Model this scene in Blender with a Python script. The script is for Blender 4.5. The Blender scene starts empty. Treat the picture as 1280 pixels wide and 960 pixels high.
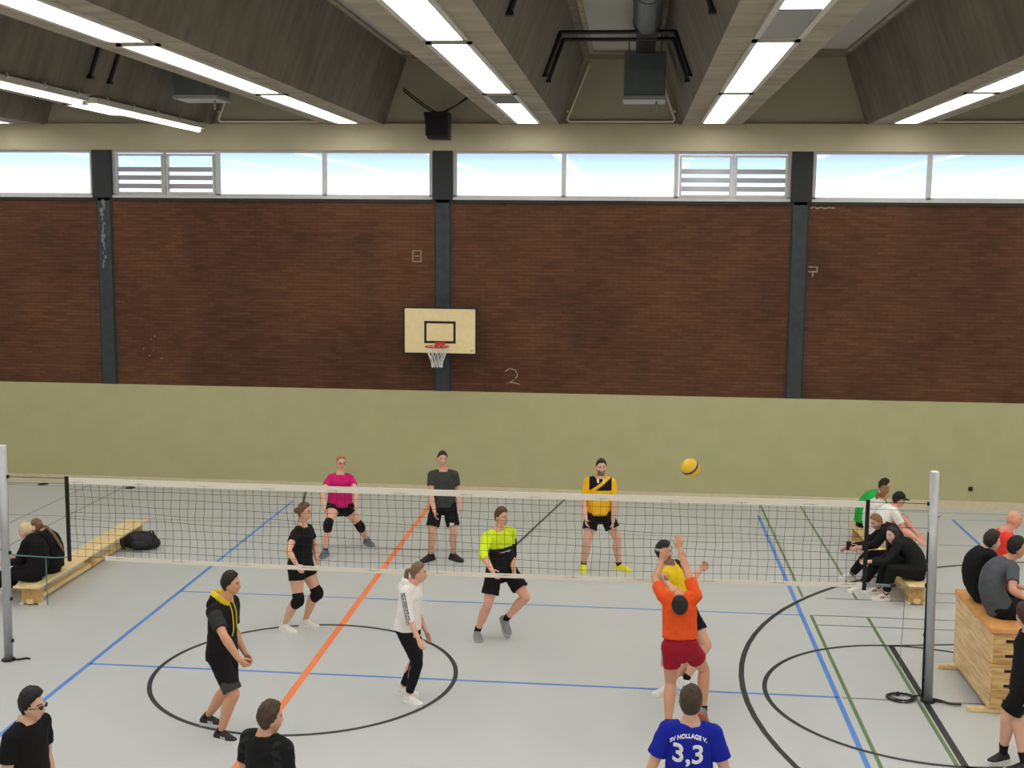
import bpy, bmesh, math, random
import numpy as np
from mathutils import Vector, Matrix, noise
from mathutils.bvhtree import BVHTree

random.seed(7)
SC = bpy.context.scene
COL = SC.collection
PI = math.pi
V = Vector

# ------------------------------------------------------------------ camera
CF, PIT, YAW, ROLL, CH = 1520.74, -0.1276, -0.0975, 0.0086, 5.3234
F_ = V((math.sin(YAW)*math.cos(PIT), math.cos(YAW)*math.cos(PIT), math.sin(PIT)))
R0_ = V((math.cos(YAW), -math.sin(YAW), 0))
U0_ = R0_.cross(F_)
R_ = math.cos(ROLL)*R0_ + math.sin(ROLL)*U0_
U_ = -math.sin(ROLL)*R0_ + math.cos(ROLL)*U0_
CAMP = V((0, 0, CH))

def ray(x, y):
    return (F_ + R_*((x-640)/CF) - U_*((y-480)/CF)).normalized()
def G(x, y, z=0.0):                       # place on the level z seen at a photo point
    d = ray(x, y); return CAMP + d*((z-CH)/d.z)
def AT(x, y, Y):                          # place on the upright plane Y seen at a photo point
    d = ray(x, y); return CAMP + d*(Y/d.y)
def PX(p):                                # where a place shows in the photo (checking only)
    q = V(p)-CAMP; z = q.dot(F_)
    return (640+CF*q.dot(R_)/z, 480-CF*q.dot(U_)/z)

cam = bpy.data.cameras.new('camera')
cam.sensor_width = 36.0
cam.lens = CF/1280*36
cam.clip_end = 300
co = bpy.data.objects.new('camera', cam)
COL.objects.link(co)
m = Matrix((R_, U_, -F_)).transposed().to_4x4()
m.translation = CAMP
co.matrix_world = m
SC.camera = co

# ------------------------------------------------------------------ materials
def lin(c):
    return tuple(((v/255)/12.92 if v/255 <= .04045 else ((v/255+.055)/1.055)**2.4) for v in c)

def mat(name, rgb, rough=.6, var=0.0, vscale=8.0, bump=0.0, bscale=60.0, metal=0.0, spec=.5, coat=0.0, stretch=None):
    M = bpy.data.materials.new(name); M.use_nodes = True
    nt = M.node_tree; b = nt.nodes['Principled BSDF']
    c = lin(rgb)
    b.inputs['Base Color'].default_value = (*c, 1)
    b.inputs['Roughness'].default_value = rough
    b.inputs['Metallic'].default_value = metal
    b.inputs['Specular IOR Level'].default_value = spec
    if coat: b.inputs['Coat Weight'].default_value = coat
    if var or bump:
        tc = nt.nodes.new('ShaderNodeTexCoord'); src = tc.outputs['Object']
        if stretch:
            mp = nt.nodes.new('ShaderNodeMapping'); mp.inputs['Scale'].default_value = stretch
            nt.links.new(src, mp.inputs[0]); src = mp.outputs[0]
    if var:
        n = nt.nodes.new('ShaderNodeTexNoise'); n.inputs['Scale'].default_value = vscale; n.inputs['Detail'].default_value = 6
        nt.links.new(src, n.inputs['Vector'])
        r = nt.nodes.new('ShaderNodeValToRGB')
        r.color_ramp.elements[0].position = .3; r.color_ramp.elements[1].position = .7
        r.color_ramp.elements[0].color = (*[v*(1-var) for v in c], 1)
        r.color_ramp.elements[1].color = (*[min(1, v*(1+var)) for v in c], 1)
        nt.links.new(n.outputs['Fac'], r.inputs[0]); nt.links.new(r.outputs[0], b.inputs['Base Color'])
    if bump:
        n2 = nt.nodes.new('ShaderNodeTexNoise'); n2.inputs['Scale'].default_value = bscale; n2.inputs['Detail'].default_value = 4
        nt.links.new(src, n2.inputs['Vector'])
        bp = nt.nodes.new('ShaderNodeBump'); bp.inputs['Strength'].default_value = bump; bp.inputs['Distance'].default_value = .02
        nt.links.new(n2.outputs['Fac'], bp.inputs['Height']); nt.links.new(bp.outputs[0], b.inputs['Normal'])
    return M

def emis(name, rgb, s):
    M = bpy.data.materials.new(name); M.use_nodes = True
    b = M.node_tree.nodes['Principled BSDF']
    b.inputs['Base Color'].default_value = (.8, .8, .8, 1)
    b.inputs['Emission Color'].default_value = (*lin(rgb), 1)
    b.inputs['Emission Strength'].default_value = s
    return M

# ------------------------------------------------------------------ mesh helpers
def box(bm, x0, x1, y0, y1, z0, z1, mi=0, M=None):
    vs = [bm.verts.new(V(p) if M is None else M @ V(p)) for p in
          ((x0,y0,z0),(x1,y0,z0),(x1,y1,z0),(x0,y1,z0),(x0,y0,z1),(x1,y0,z1),(x1,y1,z1),(x0,y1,z1))]
    for f in ((3,2,1,0),(4,5,6,7),(0,1,5,4),(1,2,6,5),(2,3,7,6),(3,0,4,7)):
        fc = bm.faces.new([vs[i] for i in f]); fc.material_index = mi

def bbox(bm, x0, x1, y0, y1, z0, z1, bev=.006, M=None, mi=0):
    """box with bevelled edges"""
    t = bmesh.new(); box(t, x0, x1, y0, y1, z0, z1, mi)
    bmesh.ops.bevel(t, geom=t.edges[:], offset=bev, segments=2, affect='EDGES', profile=.6)
    merge(bm, t, M, mi)

def merge(bm, t, M=None, mi=None):
    mp = {}
    for v in t.verts: mp[v] = bm.verts.new(v.co if M is None else M @ v.co)
    for f in t.faces:
        try:
            nf = bm.faces.new([mp[v] for v in f.verts]); nf.material_index = f.material_index if mi is None else mi; nf.smooth = f.smooth
        except ValueError: pass
    t.free()

def frame_at(t, side):
    t = t.normalized()
    a = V(side) - t*t.dot(V(side))
    if a.length < 1e-4:
        a = V((0,0,1)) - t*t.z
        if a.length < 1e-4: a = V((1,0,0))
    a.normalize()
    return a, t.cross(a)

def cr(p0, p1, p2, p3, t):
    return .5*((2*p1)+(p2-p0)*t+(2*p0-5*p1+4*p2-p3)*t*t+(3*p1-p0-3*p2+p3)*t**3)

def resample(P, R, n):
    if n <= 1 or len(P) < 3: return P, R
    oP, oR = [], []
    L = len(P)
    for i in range(L-1):
        a, b, c, d = P[max(0,i-1)], P[i], P[i+1], P[min(L-1,i+2)]
        ra, rb, rc, rd = R[max(0,i-1)], R[i], R[i+1], R[min(L-1,i+2)]
        for k in range(n):
            t = k/n
            oP.append(cr(a,b,c,d,t))
            oR.append(tuple(max(.002, cr(ra[j],rb[j],rc[j],rd[j],t)) for j in range(2)))
    oP.append(P[-1]); oR.append(R[-1])
    return oP, oR

def tube(bm, P, R, seg=14, side=(1,0,0), n=3, cap=True, mi=0, smooth=True):
    """closed tube through P; R = radius or (along side, across)"""
    P = [V(p) for p in P]
    R = [(r, r) if not isinstance(r, (tuple, list)) else tuple(r) for r in R]
    P, R = resample(P, R, n)
    T = []
    for i in range(len(P)):
        t = P[min(i+1,len(P)-1)]-P[max(i-1,0)]
        T.append(t if t.length > 1e-9 else V((0,0,1)))
    rings = []
    sd = V(side)
    def ring(p, r, t):
        a, b = frame_at(t, sd)
        return [bm.verts.new(p + a*(r[0]*math.cos(2*PI*k/seg)) + b*(r[1]*math.sin(2*PI*k/seg))) for k in range(seg)]
    if cap:
        t = T[0].normalized(); q = min(R[0])
        for al in (70, 35):
            rings.append(ring(P[0]-t*(q*math.sin(math.radians(al))), tuple(r*math.cos(math.radians(al)) for r in R[0]), T[0]))
    for p, r, t in zip(P, R, T): rings.append(ring(p, r, t))
    if cap:
        t = T[-1].normalized(); q = min(R[-1])
        for al in (35, 70):
            rings.append(ring(P[-1]+t*(q*math.sin(math.radians(al))), tuple(r*math.cos(math.radians(al)) for r in R[-1]), T[-1]))
    for a, b in zip(rings, rings[1:]):
        for k in range(seg):
            f = bm.faces.new((a[k], a[(k+1)%seg], b[(k+1)%seg], b[k])); f.material_index = mi; f.smooth = smooth
    f = bm.faces.new(rings[0][::-1]); f.material_index = mi
    f = bm.faces.new(rings[-1]); f.material_index = mi

def pipe(bm, pts, r, seg=8, mi=0):
    tube(bm, pts, [r]*len(pts), seg=seg, n=1, cap=False, mi=mi)

def ball(bm, c, r, M=None, u=16, v=10, mi=0):
    """ellipsoid; r scalar or 3 radii, M rotation"""
    r = (r,r,r) if not isinstance(r,(tuple,list)) else r
    t = bmesh.new(); bmesh.ops.create_uvsphere(t, u_segments=u, v_segments=v, radius=1)
    for p in t.verts:
        q = V((p.co.x*r[0], p.co.y*r[1], p.co.z*r[2]))
        p.co = V(c) + (q if M is None else M @ q)
    for f in t.faces: f.smooth = True
    merge(bm, t, None, mi)

def mesh_obj(name, bm, mats, parent=None, off=None, smooth=None):
    if off is not None:
        for v in bm.verts: v.co -= off
    me = bpy.data.meshes.new(name)
    bmesh.ops.recalc_face_normals(bm, faces=bm.faces[:])
    bm.to_mesh(me); bm.free()
    o = bpy.data.objects.new(name, me); COL.objects.link(o)
    for m_ in (mats if isinstance(mats,(list,tuple)) else [mats]): me.materials.append(m_)
    if smooth is not None:
        me.polygons.foreach_set('use_smooth', [smooth]*len(me.polygons))
    if parent is not None: o.parent = parent
    return o

def tag(o, label=None, cat=None, group=None, kind=None):
    if label: o['label'] = label
    if cat: o['category'] = cat
    if group: o['group'] = group
    if kind: o['kind'] = kind
    return o

def thing(name, label, cat, loc=(0,0,0), group=None, rotz=0):
    o = bpy.data.objects.new(name, None); o.empty_display_size = .1
    COL.objects.link(o); o.location = loc; o.rotation_euler = (0,0,rotz)
    return tag(o, label, cat, group)

def struct(name, bm, mats, parent=None, **k):
    o = mesh_obj(name, bm, mats, parent, **k)
    if parent is None: o['kind'] = 'structure'
    return o

def fuse(bm, voxel, it=2, fac=.5):
    """one continuous skin out of overlapping closed shapes"""
    me = bpy.data.meshes.new('tmp'); bmesh.ops.recalc_face_normals(bm, faces=bm.faces[:]); bm.to_mesh(me); bm.free()
    o = bpy.data.objects.new('tmp', me); COL.objects.link(o)
    r = o.modifiers.new('r', 'REMESH'); r.mode = 'VOXEL'; r.voxel_size = voxel; r.use_smooth_shade = True
    if it:
        s = o.modifiers.new('s', 'SMOOTH'); s.factor = fac; s.iterations = it
    dg = bpy.context.evaluated_depsgraph_get(); dg.update()
    out = bpy.data.meshes.new_from_object(o.evaluated_get(dg))
    bpy.data.objects.remove(o); bpy.data.meshes.remove(me)
    return out

def from_mesh(name, me, mats, parent, off):
    n = len(me.vertices); a = np.empty(n*3, dtype=np.float32); me.vertices.foreach_get('co', a)
    a = a.reshape(-1,3) - np.array(off, dtype=np.float32); me.vertices.foreach_set('co', a.ravel())
    me.materials.clear()
    for m_ in (mats if isinstance(mats,(list,tuple)) else [mats]): me.materials.append(m_)
    me.name = name
    o = bpy.data.objects.new(name, me); COL.objects.link(o); o.parent = parent
    return o
EXPO = 0.0
# ================================================================== THE HALL
YW, YN = 23.816, 13.73                   # far wall, net line
XL, XR, YB = -18.8, 12.2, -4.0

# ---- concrete of the folded ceiling
def concrete(name, rgb):
    M = mat(name, rgb, .85, var=.16, vscale=1.1, bump=.25, bscale=14)
    nt = M.node_tree; b = nt.nodes['Principled BSDF']
    base = b.inputs['Base Color'].links[0].from_socket
    tc = nt.nodes.new('ShaderNodeTexCoord'); mp = nt.nodes.new('ShaderNodeMapping'); mp.inputs['Scale'].default_value = (.9, 4.5, 1.2)
    nz = nt.nodes.new('ShaderNodeTexNoise'); nz.inputs['Scale'].default_value = 1.0; nz.inputs['Detail'].default_value = 7; nz.inputs['Distortion'].default_value = .5
    nt.links.new(tc.outputs['Object'], mp.inputs[0]); nt.links.new(mp.outputs[0], nz.inputs['Vector'])
    rp = nt.nodes.new('ShaderNodeValToRGB'); rp.color_ramp.elements[0].position = .35; rp.color_ramp.elements[1].position = .65
    rp.color_ramp.elements[0].color = (.80,.80,.80,1); rp.color_ramp.elements[1].color = (1.08,1.07,1.06,1)
    mx = nt.nodes.new('ShaderNodeMix'); mx.data_type = 'RGBA'; mx.blend_type = 'MULTIPLY'; mx.inputs['Factor'].default_value = 1
    nt.links.new(nz.outputs['Fac'], rp.inputs[0]); nt.links.new(base, mx.inputs['A']); nt.links.new(rp.outputs[0], mx.inputs['B'])
    nt.links.new(mx.outputs['Result'], b.inputs['Base Color'])
    return M
M_CONC = concrete('board marked concrete', (126,118,105))
M_BEAM = concrete('smooth concrete', (160,150,132))
M_PLAS = mat('cream plaster', (196,187,160), .8, var=.05, vscale=1.5, bump=.05)
M_GABLE = mat('dull cream render', (176,171,148), .85, var=.07, vscale=1.2)
M_PANEL = mat('off white board', (176,172,165), .7, var=.05, vscale=1.0)
M_GREEN = mat('olive green wall panel', (184,181,138), .55, var=.04, vscale=2.5, spec=.4)
M_BASE = mat('cream skirting', (214,203,172), .6, var=.05)
M_STEEL = mat('slate grey paint', (47,56,59), .55, var=.25, vscale=5)
M_STEELD = mat('dark steel', (34,38,40), .5, var=.15, vscale=8)
M_WFRAME = mat('window frame aluminium', (206,205,205), .45, var=.04)
M_LOUV = mat('louvre blade', (176,176,186), .4)
M_BLACK = mat('black paint', (18,18,19), .5)
M_WALL = mat('pale wall', (190,184,160), .8, var=.05)

def brick():
    M = bpy.data.materials.new('dark red brick'); M.use_nodes = True
    nt = M.node_tree; b = nt.nodes['Principled BSDF']; b.inputs['Roughness'].default_value = .85
    b.inputs['Specular IOR Level'].default_value = .25
    tc = nt.nodes.new('ShaderNodeTexCoord'); mp = nt.nodes.new('ShaderNodeMapping')
    mp.inputs['Rotation'].default_value = (PI/2, 0, 0)
    nt.links.new(tc.outputs['Object'], mp.inputs[0])
    br = nt.nodes.new('ShaderNodeTexBrick')
    br.inputs['Color1'].default_value = (*lin((106,72,51)),1); br.inputs['Color2'].default_value = (*lin((91,61,44)),1)
    br.inputs['Mortar'].default_value = (*lin((86,60,46)),1)
    br.inputs['Scale'].default_value = 1; br.inputs['Brick Width'].default_value = .25; br.inputs['Row Height'].default_value = .0667
    br.inputs['Mortar Size'].default_value = .0075; br.inputs['Mortar Smooth'].default_value = .3; br.inputs['Bias'].default_value = -.15
    nt.links.new(mp.outputs[0], br.inputs['Vector'])
    def mul(col, fac_scale, lo, hi, p0, p1, sx=(1,1,1)):
        m2 = nt.nodes.new('ShaderNodeMapping'); m2.inputs['Scale'].default_value = sx
        nt.links.new(tc.outputs['Object'], m2.inputs[0])
        n = nt.nodes.new('ShaderNodeTexNoise'); n.inputs['Scale'].default_value = fac_scale; n.inputs['Detail'].default_value = 5
        nt.links.new(m2.outputs[0], n.inputs['Vector'])
        r = nt.nodes.new('ShaderNodeValToRGB'); e = r.color_ramp.elements
        e[0].position = p0; e[1].position = p1; e[0].color = (*lo,1); e[1].color = (*hi,1)
        nt.links.new(n.outputs['Fac'], r.inputs[0])
        x = nt.nodes.new('ShaderNodeMix'); x.data_type = 'RGBA'; x.blend_type = 'MULTIPLY'; x.inputs['Factor'].default_value = 1
        nt.links.new(col, x.inputs['A']); nt.links.new(r.outputs[0], x.inputs['B'])
        return x.outputs['Result']
    c = mul(br.outputs['Color'], .55, (.72,.72,.74), (1.15,1.1,1.05), .35, .68)
    c = mul(c, 1.0, (.88,.87,.87), (1.08,1.07,1.07), .38, .64, (2.2, 1, 12.7))
    nt.links.new(c, b.inputs['Base Color'])
    bp = nt.nodes.new('ShaderNodeBump'); bp.inputs['Strength'].default_value = .4; bp.inputs['Distance'].default_value = .01
    nt.links.new(br.outputs['Fac'], bp.inputs['Height']); bp.invert = True
    nt.links.new(bp.outputs[0], b.inputs['Normal'])
    return M
M_BRICK = brick()

# ---- floor with its court lines (painted lines are part of the floor)
def floor_mat():
    M = mat('pale grey sports floor', (197,200,199), .34, var=.025, vscale=.7, spec=.4)
    return M
M_FLOOR = floor_mat()
M_BLUE = mat('blue line', (88,140,214), .4); M_ORG = mat('orange line', (247,140,88), .4)
M_BLK = mat('black line', (48,50,50), .4); M_GRN = mat('green line', (104,132,82), .4); M_GRY = mat('thin grey line', (112,118,116), .4)
bm = bmesh.new()
box(bm, XL-.3, XR+.3, YB-.3, YW+.4, -.2, 0, 0)
LZ = .0012
def line(bm, a, b, w, mi, z=LZ):
    a = V((a[0],a[1],z)); b = V((b[0],b[1],z)); d = (b-a).normalized(); n = V((-d.y,d.x,0))*(w/2)
    f = bm.faces.new([bm.verts.new(p) for p in (a-n, b-n, b+n, a+n)]); f.material_index = mi
def arc(bm, c, r, w, a0, a1, mi, z=LZ, n=96):
    k = max(8, int(n*abs(a1-a0)/(2*PI)))
    I, O = [], []
    for i in range(k+1):
        t = a0+(a1-a0)*i/k
        I.append(bm.verts.new((c[0]+(r-w/2)*math.cos(t), c[1]+(r-w/2)*math.sin(t), z)))
        O.append(bm.verts.new((c[0]+(r+w/2)*math.cos(t), c[1]+(r+w/2)*math.sin(t), z)))
    for i in range(k):
        f = bm.faces.new((I[i], O[i], O[i+1], I[i+1])); f.material_index = mi
BX0, BX1 = -6.50, 2.45
line(bm, (BX0, 4.73), (BX0, 22.73), .06, 1); line(bm, (BX1, 4.73), (BX1, 22.73), .06, 1)
line(bm, (BX0, 13.73), (BX1, 13.73), .05, 1); line(bm, (BX0, 16.74), (BX1, 16.74), .04, 1)
line(bm, (BX0, 10.72), (BX1, 10.72), .05, 1)
line(bm, (-3.80, 2.0), (-3.80, 23.3), .09, 2, LZ+.0003)
# black basketball marks
arc(bm, (-3.80, 13.73), 1.80, .055, 0, 2*PI, 3, LZ+.0006)
arc(bm, (3.44, 13.80), 1.80, .055, 0, 2*PI, 3, LZ+.0006)
line(bm, (3.43, 15.6), (3.43, 12.0), .075, 3, LZ+.0006)
line(bm, (3.43, 15.6), (8.2, 16.45), .05, 3, LZ+.0006); line(bm, (3.43, 12.0), (8.2, 11.1), .05, 3, LZ+.0006)
arc(bm, (7.64, 13.85), 6.25, .065, PI*.5, PI*1.5, 3, LZ+.0006)
line(bm, (7.64, 20.10), (9.4, 20.10), .05, 3, LZ+.0006)
# cross court key below the wall hoop
line(bm, (-5.56, 19.46), (-1.96, 19.46), .035, 3, LZ+.0006)
line(bm, (-1.96, 19.46), (-1.22, 23.7), .045, 3, LZ+.0006); line(bm, (-5.56, 19.46), (-6.5, 23.7), .045, 3, LZ+.0006)
# green badminton marks
for x in (2.58, 3.35):
    line(bm, (x, 17.6), (x, 23.72), .04, 4, LZ+.0003); line(bm, (x, 10.0), (x, 16.77), .045, 4, LZ+.0003)
# thin grey-green marks
for x in (-11.02, -10.25): line(bm, (x, 10), (x, 23.72), .03, 5, LZ+.0002)
for y, x0, x1 in ((23.42,-14,9.6),(20.95,-14,9.6),(16.76,2.6,9.6),(16.34,2.6,9.6),(17.58,2.9,9.6),(18.05,4.4,9.6),(13.72,2.5,9.6)):
    line(bm, (x0, y), (x1, y), .035, 5, LZ+.0002)
line(bm, (6.03, 22.87), (6.03, 20.97), .06, 1); line(bm, (6.03, 22.87), (9.6, 22.9), .03, 1)
floor = struct('floor', bm, [M_FLOOR, M_BLUE, M_ORG, M_BLK, M_GRN, M_GRY])

# ---- ceiling: folded concrete, beams every 3.435 m
CB, CT, SP = 7.29, 8.53, 3.435
BEAMS = [-2.0+SP*k for k in range(-5, 5)]         # beam centre lines
bm = bmesh.new()
prof = [(XL-.3, CB)]
mats_seg = []
for c in BEAMS:
    prof += [(c-.56, CB), (c+.56, CB), (c+1.0, CT), (c+2.44, CT)]; 
prof = [p for p in prof if XL-.2 < p[0] < XR+.2]
prof = [(XL-.3, CT)] + prof + [(XR+.3, CB)]
Y0c, Y1c = YB-.3, YW+.35
und = [(bm.verts.new((x, Y0c, z)), bm.verts.new((x, Y1c, z))) for x, z in prof]
top = [(bm.verts.new((x, Y0c, 9.0)), bm.verts.new((x, Y1c, 9.0))) for x, z in prof]
for i in range(len(prof)-1):
    f = bm.faces.new((und[i][0], und[i+1][0], und[i+1][1], und[i][1]))
    f.material_index = 1 if abs(prof[i][1]-CB) < .01 and abs(prof[i+1][1]-CB) < .01 else 0
    bm.faces.new((top[i][0], top[i][1], top[i+1][1], top[i+1][0]))
    bm.faces.new((und[i][0], top[i][0], top[i+1][0], und[i+1][0]))
    bm.faces.new((und[i][1], und[i+1][1], top[i+1][1], top[i][1]))
bm.faces.new((und[0][0], und[0][1], top[0][1], top[0][0])); bm.faces.new((und[-1][0], top[-1][0], top[-1][1], und[-1][1]))
ceiling = struct('ceiling', bm, [M_CONC, M_BEAM])
for c in BEAMS[2:9]:                              # white boards under the trough tops, framed by battens
    x = c+1.72
    bm = bmesh.new(); box(bm, x-.5, x+.5, YB, 22.3, CT-.05, CT-.012)
    o = mesh_obj('ceiling_panel', bm, M_PANEL, ceiling)
    for bx in ((x-.565, x-.495, YB, 22.32, CT-.09), (x+.495, x+.565, YB, 22.32, CT-.09), (x-.565, x+.565, 22.32, 22.40, CT-.1), (x-.62, x+.62, 23.2, 23.3, CT-.08)):
        bm = bmesh.new(); box(bm, *bx, CT); mesh_obj('ceiling_batten', bm, M_BEAM, ceiling)

# ---- far wall
bm = bmesh.new()
T = .35
box(bm, XL-.3, XR+.3, YW, YW+T, 0, 2.08, 0)                       # green panelling
box(bm, XL-.3, XR+.3, YW+.035, YW+T, 2.08, 5.80, 1)               # brick
box(bm, XL-.3, XR+.3, YW+.0, YW+T, 5.80, 5.86, 4)                 # dark sill course
box(bm, XL-.3, XR+.3, YW-.10, YW+T, 6.80, 7.31, 2)                # plaster beam
box(bm, XL-.3, XR+.3, YW-.02, YW+T, 7.31, 8.9, 3)                 # gables
wall_back = struct('wall_back', bm, [M_GREEN, M_BRICK, M_PLAS, M_GABLE, M_STEELD])
bm = bmesh.new(); box(bm, XL-.3, XR+.3, YW-.02, YW, 0, .155)
struct('baseboard_back', bm, M_BASE)
# chalk marks on the brick
M_CHALK = mat('chalk', (160,142,120), .9, var=.25, vscale=30)
def strokes(pl, w, name='chalk_mark', y=YW+.031):
    bm = bmesh.new()
    for s in pl:
        for a, b in zip(s, s[1:]):
            a2, b2 = V((a[0],0,a[1])), V((b[0],0,b[1])); d = (b2-a2).normalized(); n = V((-d.z,0,d.x))*w/2
            q = [a2-n-d*w*.3, b2-n+d*w*.3, b2+n+d*w*.3, a2+n-d*w*.3]
            vs = [bm.verts.new((p.x, y, p.z)) for p in q]+[bm.verts.new((p.x, y+.006, p.z)) for p in q]
            bm.faces.new(vs[:4][::-1])
            for i in range(4): bm.faces.new((vs[i], vs[(i+1)%4], vs[4+(i+1)%4], vs[4+i]))
    return mesh_obj(name, bm, M_CHALK, wall_back)
o = strokes([[(-2.47,2.50),(-2.38,2.56),(-2.27,2.53),(-2.22,2.43),(-2.27,2.36)],[(-2.30,2.33),(-2.40,2.27),(-2.45,2.26)],[(-2.44,2.265),(-2.33,2.28),(-2.19,2.25)]], .022); o['label'] = 'chalk numeral 2'
o = strokes([[(-4.32,4.86),(-4.16,4.86),(-4.16,4.65),(-4.32,4.65),(-4.32,4.86)],[(-4.28,4.755),(-4.2,4.755)]], .022); o['label'] = 'small chalk square'
o = strokes([[(3.36,4.63),(3.52,4.63),(3.52,4.54),(3.36,4.54)],[(3.44,4.54),(3.44,4.45)]], .024)
o = strokes([[(3.36,5.75),(3.42,5.77),(3.47,5.74),(3.55,5.765),(3.62,5.74),(3.70,5.76),(3.80,5.75)]], .03)
bm = bmesh.new()
for k in range(6):
    x = random.uniform(-9.9,-9.5); z = random.uniform(2.6,3.1)
    ball(bm, (x, YW+.03, z), (random.uniform(.012,.03), .006, random.uniform(.008,.02)), u=8, v=6)
mesh_obj('wall_scuff', bm, M_CHALK, wall_back)
# the two other end walls and the wall below the gallery (only light and shade come from them)
bm = bmesh.new(); box(bm, XL-.3, XL, YB-.3, YW+.3, 0, 8.9); struct('wall_left', bm, M_WALL)
bm = bmesh.new(); box(bm, XR, XR+.3, YB-.3, YW+.3, 0, 8.9); struct('wall_right', bm, M_WALL)
bm = bmesh.new(); box(bm, XL-.3, XR+.3, YB-.3, YB, 0, 8.9); struct('wall_front', bm, M_WALL)

# ---- steel columns
CX = [-17.5, -10.62, -3.72, 3.16, 10.05]
for i, x in enumerate(CX):
    bm = bmesh.new()
    bbox(bm, x-.20, x+.20, YW-.06, YW+.3, 5.86, 6.80, .01, mi=0)
    bbox(bm, x-.135, x+.135, YW-.0, YW+.3, 2.08, 5.86, .008, mi=1)
    box(bm, x-.165, x+.165, YW+.018, YW+.3, 2.08, 5.80, 0)
    random.seed(i+3)
    for k in range(28):                            # toothed brick edges
        z = 2.1+k*.1334
        for s in (-1,1):
            if random.random() < .75:
                w = random.uniform(.0,.05)
                box(bm, x+s*(.165+w/2)-w/2-.004, x+s*(.165+w/2)+w/2+.004, YW+.02, YW+.05, z, z+.075, 2)
    if i == 1:
        for k in range(16):                        # bare plaster smears on the left column
            ball(bm, (x-.02+random.uniform(-.03,.03), YW-.001, 4.5+k*.085), (random.uniform(.012,.05), .005, random.uniform(.03,.07)), u=8, v=6, mi=3)
    struct('trim_%d' % (i+1), bm, [M_STEELD, M_STEEL, M_BRICK, mat('bare patch', (120,128,130), .8)])

# ---- windows
M_GLASS = bpy.data.materials.new('window glass'); M_GLASS.use_nodes = True
nt = M_GLASS.node_tree; nt.nodes.clear()
o_ = nt.nodes.new('ShaderNodeOutputMaterial'); mx = nt.nodes.new('ShaderNodeMixShader'); tr = nt.nodes.new('ShaderNodeBsdfTransparent'); gl = nt.nodes.new('ShaderNodeBsdfGlossy')
fr = nt.nodes.new('ShaderNodeFresnel'); fr.inputs[0].default_value = 1.33
tr.inputs[0].default_value = (.93,.95,.97,1); gl.inputs['Roughness'].default_value = .02
nt.links.new(fr.outputs[0], mx.inputs[0]); nt.links.new(tr.outputs[0], mx.inputs[1]); nt.links.new(gl.outputs[0], mx.inputs[2]); nt.links.new(mx.outputs[0], o_.inputs[0])
WZ0, WZ1 = 5.86, 6.80
def window(n, x0, x1, kinds):
    fb = bmesh.new(); yf, yb = YW+.02, YW+.10
    box(fb, x0, x1, yf, yb, WZ0, WZ0+.085, 0); box(fb, x0, x1, yf-.05, yb, WZ0, WZ0+.05, 0); box(fb, x0, x1, yf, yb, WZ1-.05, WZ1, 0)
    W = (x1-x0)/len(kinds)
    for k in range(len(kinds)+1):
        x = x0+k*W; a = .085 if 0 < k < len(kinds) else .07
        xa = x-a/2 if 0 < k < len(kinds) else (x if k == 0 else x-a)
        box(fb, xa, xa+a, yf, yb, WZ0+.055, WZ1-.05)
    fo = struct('window_%d' % n, fb, M_WFRAME)
    for k, kd in enumerate(kinds):
        a, b = x0+k*W+.03, x0+(k+1)*W-.03
        if kd == 'p':
            g = bmesh.new(); box(g, a, b, yf+.03, yf+.038, WZ0+.05, WZ1-.045); mesh_obj('pane', g, M_GLASS, fo)
        else:
            g = bmesh.new(); mid = (a+b)/2
            for (u, w) in ((a+.03,mid-.03),(mid+.03,b-.03)):
                box(g, u, u+.04, yf-.02, yb, WZ0+.08, WZ1-.07); box(g, w-.04, w, yf-.02, yb, WZ0+.08, WZ1-.07)
                box(g, u+.04, w-.04, yf-.02, yb, WZ0+.08, WZ0+.12); box(g, u+.04, w-.04, yf-.02, yb, WZ1-.11, WZ1-.07)
            box(g, mid-.018, mid+.018, yf-.03, yb, WZ0+.06, WZ1-.05)
            lf = mesh_obj('louvre_frame', g, M_WFRAME, fo)
            for (u, w) in ((a+.07,mid-.07),(mid+.07,b-.07)):
                for i in range(4):
                    g = bmesh.new(); z = WZ0+.235+i*.165
                    box(g, u, w, -.012, .012, -.046, .046, 0, Matrix.Translation((0, yf+.04, z)) @ Matrix.Rotation(math.radians(-18),4,'X'))
                    if i < 3: mesh_obj('louvre_blade', g, M_LOUV, lf)
                    else: g.free()
                g = bmesh.new(); box(g, u-.02, w+.02, yf+.055, yf+.061, WZ0+.10, WZ1-.09); mesh_obj('pane', g, M_GLASS, lf)
            g = bmesh.new(); box(g, mid-.012, mid+.012, yf-.06, yf-.03, WZ1-.24, WZ1-.12); ball(g, (mid, yf-.06, WZ1-.13), .02, u=8, v=6); mesh_obj('handle', g, M_WFRAME, lf)
    return fo
window(1, CX[0]+.21, CX[1]-.20, 'lpp'); window(2, CX[1]+.20, CX[2]-.20, 'lpp')
window(3, CX[2]+.20, CX[3]-.20, 'ppl'); window(4, CX[3]+.20, CX[4]-.20, 'ppl')

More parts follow.
